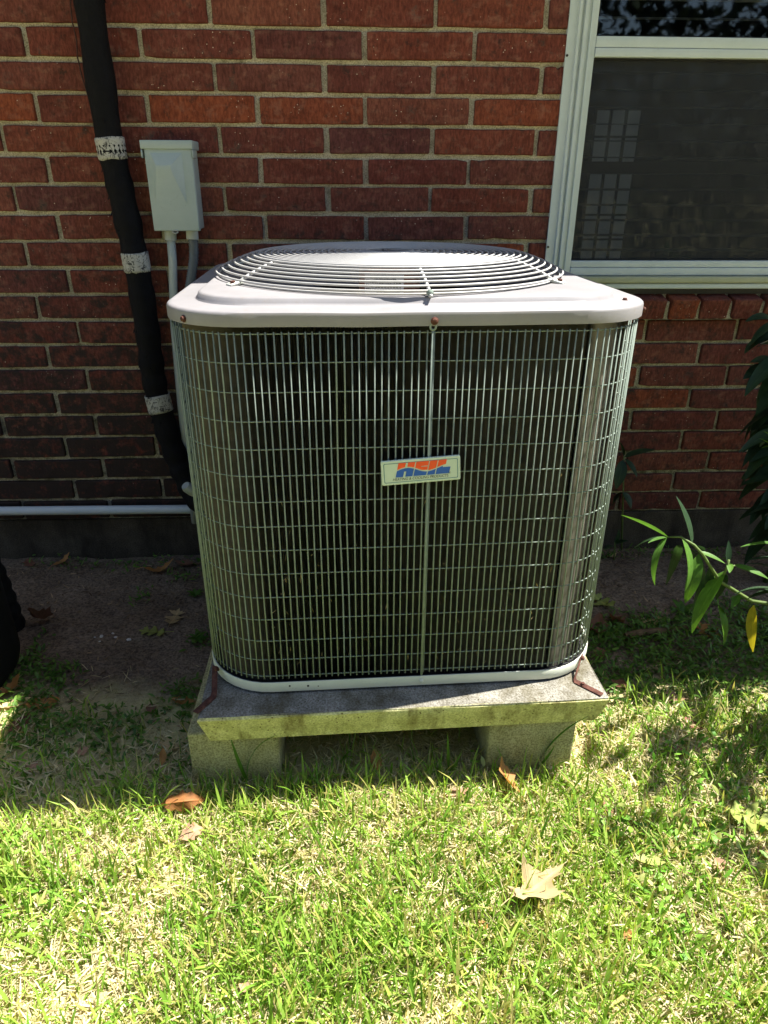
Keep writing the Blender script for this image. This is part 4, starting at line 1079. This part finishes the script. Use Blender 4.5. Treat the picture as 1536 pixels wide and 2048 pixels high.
dead(366, 1402, .062, .035, R(80), O, 'orange brown leaf tucked against the left edge of the pad', .008, 2, .3, .2)
dead(338, 1492, .05, .03, R(70), T, 'tan leaf in the grass beside the left concrete block', .012, 2, .3, .2)
dead(64, 1540, .04, .03, R(-30), P_, 'faded pink leaf in the grass at the far left', .012, 1, .3, .2)
dead(328, 1525, .04, .018, R(0), O, 'slim orange leaf upright beside the left concrete block', .010, 1, .3, .3, R(40))
dead(128, 1128, .07, .032, R(-50), O, 'orange leaf leaning on the foundation below the pipe', .004, 2, .6, .3, R(20))
dead(60, 1130, .06, .04, R(40), B_, 'dull brown leaf among the litter by the foundation near the bin', .004, 2, .3, .2)
# right bare soil
dead(1306, 1244, .085, .062, R(-80), T, 'tan oak leaf lying on the soil above the stick', .004, 3, .2, .15)
dead(1412, 1268, .09, .075, R(10), O, 'light brown oak leaf below the big hanging leaves', .004, 3, .25, .15)
dead(1203, 1205, .095, .075, R(30), M['deadg'], 'yellowish oak leaf beside the condenser corner on the soil', .004, 3, .35, .2)
dead(1222, 1112, .05, .03, R(-70), T, 'yellow tan leaf at the foot of the wall right of the condenser', .004, 1, .3, .2)
dead(1195, 1262, .09, .07, R(-20), B_, 'dark brown curled leaf against the right corner of the pad', .004, 2, .9, .5, 0, 0, .35)
dead(1228, 1248, .09, .06, R(120), B_, 'brown crumpled leaf at the left end of the stick', .004, 2, .8, .5, R(20), 0, .35)
dead(1240, 1370, .05, .035, R(60), B_, 'brown leaf in the green weeds right of the pad', .012, 1, .4, .3)
dead(1200, 1310, .05, .04, R(0), B_, 'dull brown leaf right beside the condenser base', .006, 1, .5, .3)
dead(1345, 1398, .06, .045, R(70), P_, 'pinkish brown leaf at the edge of the dappled light', .014, 2, .4, .2)
dead(1352, 1508, .05, .032, R(70), B_, 'dark pink leaf in the dappled straw right of the block', .016, 1, .5, .3)
dead(1385, 1452, .05, .032, R(40), B_, 'brown leaf in the dappled grass near the right edge', .014, 1, .5, .3)
dead(1500, 1452, .055, .035, R(20), B_, 'brown leaf in shaded grass at the right edge', .014, 1, .5, .3)
# stick
a_, b_ = atZ(1250, 1272, .012), atZ(1378, 1254, .014)
stk = empty('fallen_stick', (a_+b_)/2); tag(stk, 'short barky stick lying on the soil right of the condenser', 'stick')
MB().tube(rel([a_+(b_-a_)*t+Vector((0, 0, .003*math.sin(6*t))) for t in np.linspace(0, 1, 9)], stk), [.009, .011, .0115, .0105, .011, .010, .0095, .010, .008], 9).build('bark', M['bark'], stk, auto=R(30))
# pale stones
q = random.Random(4)
labs = ['flat white stone at the left of the stone scatter', 'white shard at the right of the stone scatter', 'pale grey pebble in the middle of the scatter', 'small cream pebble just under the flat white stone', 'small cream pebble at the left end of the scatter', 'tan pebble above the stone scatter']
for (x, y, s), lab in zip(((203, 1275, .012), (258, 1280, .013), (232, 1276, .010), (200, 1285, .006), (190, 1276, .006), (226, 1268, .008)), labs):
    bm = bmesh.new(); bmesh.ops.create_icosphere(bm, subdivisions=2, radius=1)
    for v in bm.verts: v.co *= q.uniform(.8, 1.15)
    bmesh.ops.scale(bm, vec=(s*.62, s*.45, s*.25), verts=bm.verts); me = bpy.data.meshes.new('stone'); bm.to_mesh(me); bm.free(); me.materials.append(M['stone'])
    p_ = atZ(x, y, .003); o = link('stone', me, None, (p_.x, p_.y, gz(p_.x, p_.y)+s*.15), (0, 0, q.uniform(0, 3))); tag(o, lab, 'stone', 'pale stones on the bare soil')

# ------------------------------------------------------------------ grass, thatch and weeds
def vnoise(x, y, sc, seed):
    g = np.random.default_rng(seed).random((64, 64))
    u, v = x*sc+31.7, y*sc+17.3; i, j = np.floor(u).astype(int), np.floor(v).astype(int); fu, fv = u-i, v-j
    fu = fu*fu*(3-2*fu); fv = fv*fv*(3-2*fv)
    a, b, c_, d_ = g[i % 64, j % 64], g[(i+1) % 64, j % 64], g[i % 64, (j+1) % 64], g[(i+1) % 64, (j+1) % 64]
    return (a*(1-fu)+b*fu)*(1-fv)+(c_*(1-fu)+d_*fu)*fv
def gzv(x, y): return .006*np.sin(3.1*x+1.2)*np.sin(2.7*y+.4)+.004*np.sin(9*x+4*y)+.003*np.sin(17*x-13*y+1)
def blocked(x, y):      # nothing grows inside the concrete
    r_ = np.zeros(len(x), bool)
    for (xa, xb, ya, yb) in ((-.385, -.18, -1.085, -.67), (.285, .492, -1.075, -.66), (-.39, -.19, -.56, -.15), (.27, .47, -.54, -.13)): r_ |= (x > xa) & (x < xb) & (y > ya) & (y < yb)
    r_ |= (x < -.955) & (y > -1.07) & (y < -.38)
    return r_
def strands(name, n, xr, yr, keep, ln, wd, tilt, bend, cols, m, prof=(1, .95, .75), seed=1, z0=0.0, wcol=None, zj=0.0):
    g = np.random.default_rng(seed)
    x = g.uniform(*xr, n); y = g.uniform(*yr, n)
    k_ = (g.random(n) < keep(x, y)) & ~blocked(x, y); x, y = x[k_], y[k_]; n = len(x)
    az = g.uniform(0, 2*np.pi, n); L = ln(g, n, x, y); w_ = wd(g, n)*.5; t0 = tilt(g, n); bd = bend(g, n)
    s = len(prof); P = np.empty((n, 2*s+1, 3)); cx, cy, cz = x.copy(), y.copy(), gzv(x, y)+z0+g.uniform(0, 1, n)*zj
    roll = g.normal(0, .5, n)
    dxs, dys = -np.sin(az), np.cos(az)
    ang = t0.copy()
    for i in range(s):
        pw = w_*prof[i]
        zz = np.sin(roll)*pw
        P[:, 2*i, 0] = cx-dxs*pw*np.cos(roll); P[:, 2*i, 1] = cy-dys*pw*np.cos(roll); P[:, 2*i, 2] = cz-zz
        P[:, 2*i+1, 0] = cx+dxs*pw*np.cos(roll); P[:, 2*i+1, 1] = cy+dys*pw*np.cos(roll); P[:, 2*i+1, 2] = cz+zz
        st_ = L/s; cx = cx+np.cos(az)*np.sin(ang)*st_; cy = cy+np.sin(az)*np.sin(ang)*st_; cz = np.maximum(cz+np.cos(ang)*st_, gzv(cx, cy)+.001); ang = ang+bd/s
    P[:, 2*s, 0], P[:, 2*s, 1], P[:, 2*s, 2] = cx, cy, cz
    nv = 2*s+1; base = (np.arange(n)*nv)[:, None]
    quads = np.array([(2*i, 2*i+1, 2*i+3, 2*i+2) for i in range(s-1)]); tri = np.array([2*s-2, 2*s-1, 2*s])
    lq_ = (base[:, None, :]+quads[None]).reshape(n, -1); lt = base+tri[None]
    loops = np.concatenate([lq_, lt], 1).ravel().astype(np.int32)
    sizes = np.tile(np.array([4]*(s-1)+[3], np.int32), n); starts = np.concatenate([[0], np.cumsum(sizes)[:-1]]).astype(np.int32)
    me = bpy.data.meshes.new(name); me.vertices.add(n*nv); me.vertices.foreach_set('co', P.astype(np.float32).ravel())
    me.loops.add(len(loops)); me.loops.foreach_set('vertex_index', loops)
    me.polygons.add(len(sizes)); me.polygons.foreach_set('loop_start', starts)
    me.polygons.foreach_set('use_smooth', np.ones(len(sizes), bool))
    me.update(calc_edges=True)
    C = cols(g, n, x, y)                       # colour of each blade, a little yellower at its tip
    at = me.color_attributes.new('tint', 'FLOAT_COLOR', 'POINT')
    ts = np.repeat(np.linspace(0, 1, s+1), 2)[:nv]
    tipc = C*np.array([1.15, 1.08, .9]); basec = C*np.array([.95, .93, .95])
    V = basec[:, None, :]*(1-ts)[None, :, None]+tipc[:, None, :]*ts[None, :, None]
    V = np.concatenate([V, np.ones((n, nv, 1))], 2); at.data.foreach_set('color', V.astype(np.float32).ravel())
    me.materials.append(m); o = link(name, me); return o
def lerp(a, b, t): return np.array(a)[None]*(1-t[:, None])+np.array(b)[None]*t[:, None]
def lawn_w(x, y):      # how lawn-like a place is
    e = -y-.84-.10*np.clip((x-.45)/.2, 0, 1)+.10*(vnoise(x, y, 5, 3)-.5)*2
    left = np.clip((e+.10)/.22, 0, 1); left = np.where(x < -.36, np.clip((e+.06)/.42, 0, 1)**1.5*(.30+.70*np.clip((e-.20)/.12, 0, 1))*np.clip(.1+1.5*vnoise(x, y, 8, 27), 0, 1), left)
    under = (np.abs(x-.09) < .46) & (y > -1.10)
    return np.where(under, np.clip((-y-1.0)/.12, .08, 1)*.6, left)
def dens(x, y): return np.clip(.58+.8*(vnoise(x, y, 9, 5)-.3)+.5*(vnoise(x, y, 26, 6)-.5), .25, 1)
def gcol(g, n, x, y):
    t = np.clip(g.normal(.5, .28, n)+.5*(vnoise(x, y, 7, 8)-.5), 0, 1)
    c = lerp((.10, .245, .022), (.33, .49, .085), t); dry = g.random(n) < .13+.2*vnoise(x, y, 5, 9)
    return np.where(dry[:, None], lerp((.32, .33, .09), (.46, .43, .18), g.random(n)), c)*g.uniform(.75, 1.2, n)[:, None]
def tcol(g, n, x, y):
    t = g.random(n); return lerp((.44, .375, .20), (.76, .70, .47), t)*g.uniform(.7, 1.1, n)[:, None]
near = ((-1.15, 1.3), (-1.95, -.66))
grass = strands('lawn_grass', 105000, *near, lambda x, y: lawn_w(x, y)*dens(x, y)*.95, lambda g, n, x, y: np.clip(g.gamma(5, .0090, n)*(.65+.8*vnoise(x, y, 5.5, 19)), .012, .095), lambda g, n: .0022+.0042*g.random(n)**1.6,
        lambda g, n: np.abs(g.normal(.45, .38, n)), lambda g, n: g.normal(.5, .45, n), gcol, M['grass'], (.8, 1, .8), 41)
tag(grass, 'short sunlit green lawn blades in front of the condenser', kind='stuff')
th = strands('dry_thatch', 105000, *near, lambda x, y: np.clip(lawn_w(x, y)*1.0+.02+.35*np.clip((-y-.86)/.1, 0, 1), 0, 1)*np.clip(1.25-.75*dens(x, y), .3, 1), lambda g, n, x, y: g.uniform(.012, .042, n), lambda g, n: g.uniform(.0014, .0036, n),
        lambda g, n: g.uniform(.9, 1.62, n), lambda g, n: g.normal(.2, .7, n), tcol, M['thatch'], (.8, 1), 42, .002, zj=.014)
tag(th, 'pale dry thatch and clippings between the lawn blades', kind='stuff')
far_k = lambda x, y: np.where((x > -1.15) & (x < 1.3) & (y > -1.95), 0, 1)*np.where(y > -.84, 0, 1)
outer = strands('outer_lawn_grass', 60000, (-2.6, 2.8), (-3.4, -.8), far_k, lambda g, n, x, y: np.clip(g.gamma(5, .009, n), .015, .09), lambda g, n: g.uniform(.004, .009, n),
        lambda g, n: np.abs(g.normal(.5, .4, n)), lambda g, n: g.normal(.5, .45, n), gcol, M['grass'], (1, .8), 43)
tag(outer, 'lawn blades beyond the edges of the picture', kind='stuff')
# weeds: shaded ground cover on the right and sparse patches on the left
def weed_w(x, y):
    right = np.clip((x-.50)/.12, 0, 1)*np.clip((-y-.40+.12*(vnoise(x, y, 6, 12)-.5))/.10, 0, 1)*np.clip((y+.98)/.15, 0, 1)*np.clip(.2+1.2*vnoise(x, y, 11, 13), 0, 1)
    left = np.clip((-.37-x)/.05, 0, 1)*np.where(y < -.1, 1, 0)*np.clip((vnoise(x, y, 8, 14)-.45-.5*np.clip((y+.75)/.5, 0, .6))*2.2, 0, 1)*np.clip((y+1.2)/.3, 0, 1)*.8
    back = np.where((y > -.10) & (y < -.02), .12, 0)
    return np.maximum(np.maximum(right, left), back)
def wcol(g, n, x, y):
    return lerp((.050, .125, .018), (.14, .27, .040), np.clip(g.normal(.45, .3, n), 0, 1))*g.uniform(.8, 1.15, n)[:, None]
wd_ = strands('weed_cover', 78000, (-1.2, 1.7), (-1.2, -.01), weed_w, lambda g, n, x, y: g.uniform(.010, .028, n), lambda g, n: g.uniform(.004, .0085, n),
        lambda g, n: g.uniform(.75, 1.5, n), lambda g, n: g.normal(.4, .4, n), wcol, M['weeds'], (.3, 1, .8), 44, .002, zj=.018)
tag(wd_, 'low green weeds covering the shaded soil', kind='stuff')
cl = strands('lawn_weeds', 9000, (-1.1, 1.2), (-1.95, -.9), lambda x, y: np.clip((vnoise(x, y, 4.2, 23)-.60)*5, 0, 1)*lawn_w(x, y), lambda g, n, x, y: g.uniform(.012, .028, n), lambda g, n: g.uniform(.006, .012, n),
        lambda g, n: g.uniform(.6, 1.5, n), lambda g, n: g.normal(.4, .4, n), lambda g, n, x, y: gcol(g, n, x, y)*np.array([.85, 1.0, .9]), M['weeds'], (.35, 1, .8), 47, .010, zj=.02)
tag(cl, 'broad leaved weeds in patches among the lawn blades', kind='stuff')
def lit_w(x, y): return np.where(y > -.86, 1, .25)*np.clip(.2+.6*vnoise(x, y, 6, 15)+.6*np.exp(-((y+.05)/.08)**2), 0, 1)
lit = strands('leaf_litter', 6000, (-1.3, 1.7), (-1.1, -.012), lit_w, lambda g, n, x, y: g.uniform(.006, .030, n), lambda g, n: g.uniform(.001, .005, n),
        lambda g, n: g.uniform(1.35, 1.6, n), lambda g, n: g.normal(0, .35, n), lambda g, n, x, y: lerp((.07, .045, .03), (.42, .31, .20), g.random(n)**1.8), M['thatch'], (.7, 1), 45, .001, zj=.004)
tag(lit, 'dry brown litter of bits of leaf and straw on the bare soil', kind='stuff')

# added wall of dark leaves, out of view: darkens the window reflection and sky fill
hg = np.random.default_rng(77); nh = 40000
hx = hg.uniform(-9, 11, nh); hyy = -9.5+hg.normal(0, .5, nh); hz = hg.uniform(0, 1, nh)**.8*(7.0+.9*vnoise(hx, hyy, .45, 31)*2); hs = hg.uniform(.14, .30, nh)
hv = np.empty((nh, 4, 3)); ha = hg.uniform(0, 6.28, nh); hb = hg.uniform(-1, 1, nh)
for k_, (du, dv) in enumerate(((0, -.5), (.32, 0), (0, .5), (-.32, 0))):
    hv[:, k_, 0] = hx+hs*(du*np.cos(ha)-dv*np.sin(ha)*np.cos(hb)); hv[:, k_, 1] = hyy+hs*(du*np.sin(ha)+dv*np.cos(ha)*np.cos(hb)); hv[:, k_, 2] = hz+hs*dv*np.sin(hb)
hme = bpy.data.meshes.new('added_hedge'); hme.from_pydata(hv.reshape(-1, 3).tolist(), [], (np.arange(nh*4).reshape(-1, 4)).tolist()); hme.materials.append(M['added_hedge'])
ho_ = link('added_hedge', hme); tag(ho_, 'added wall of dark leaves behind the camera, unseen but mirrored in the window', kind='stuff')
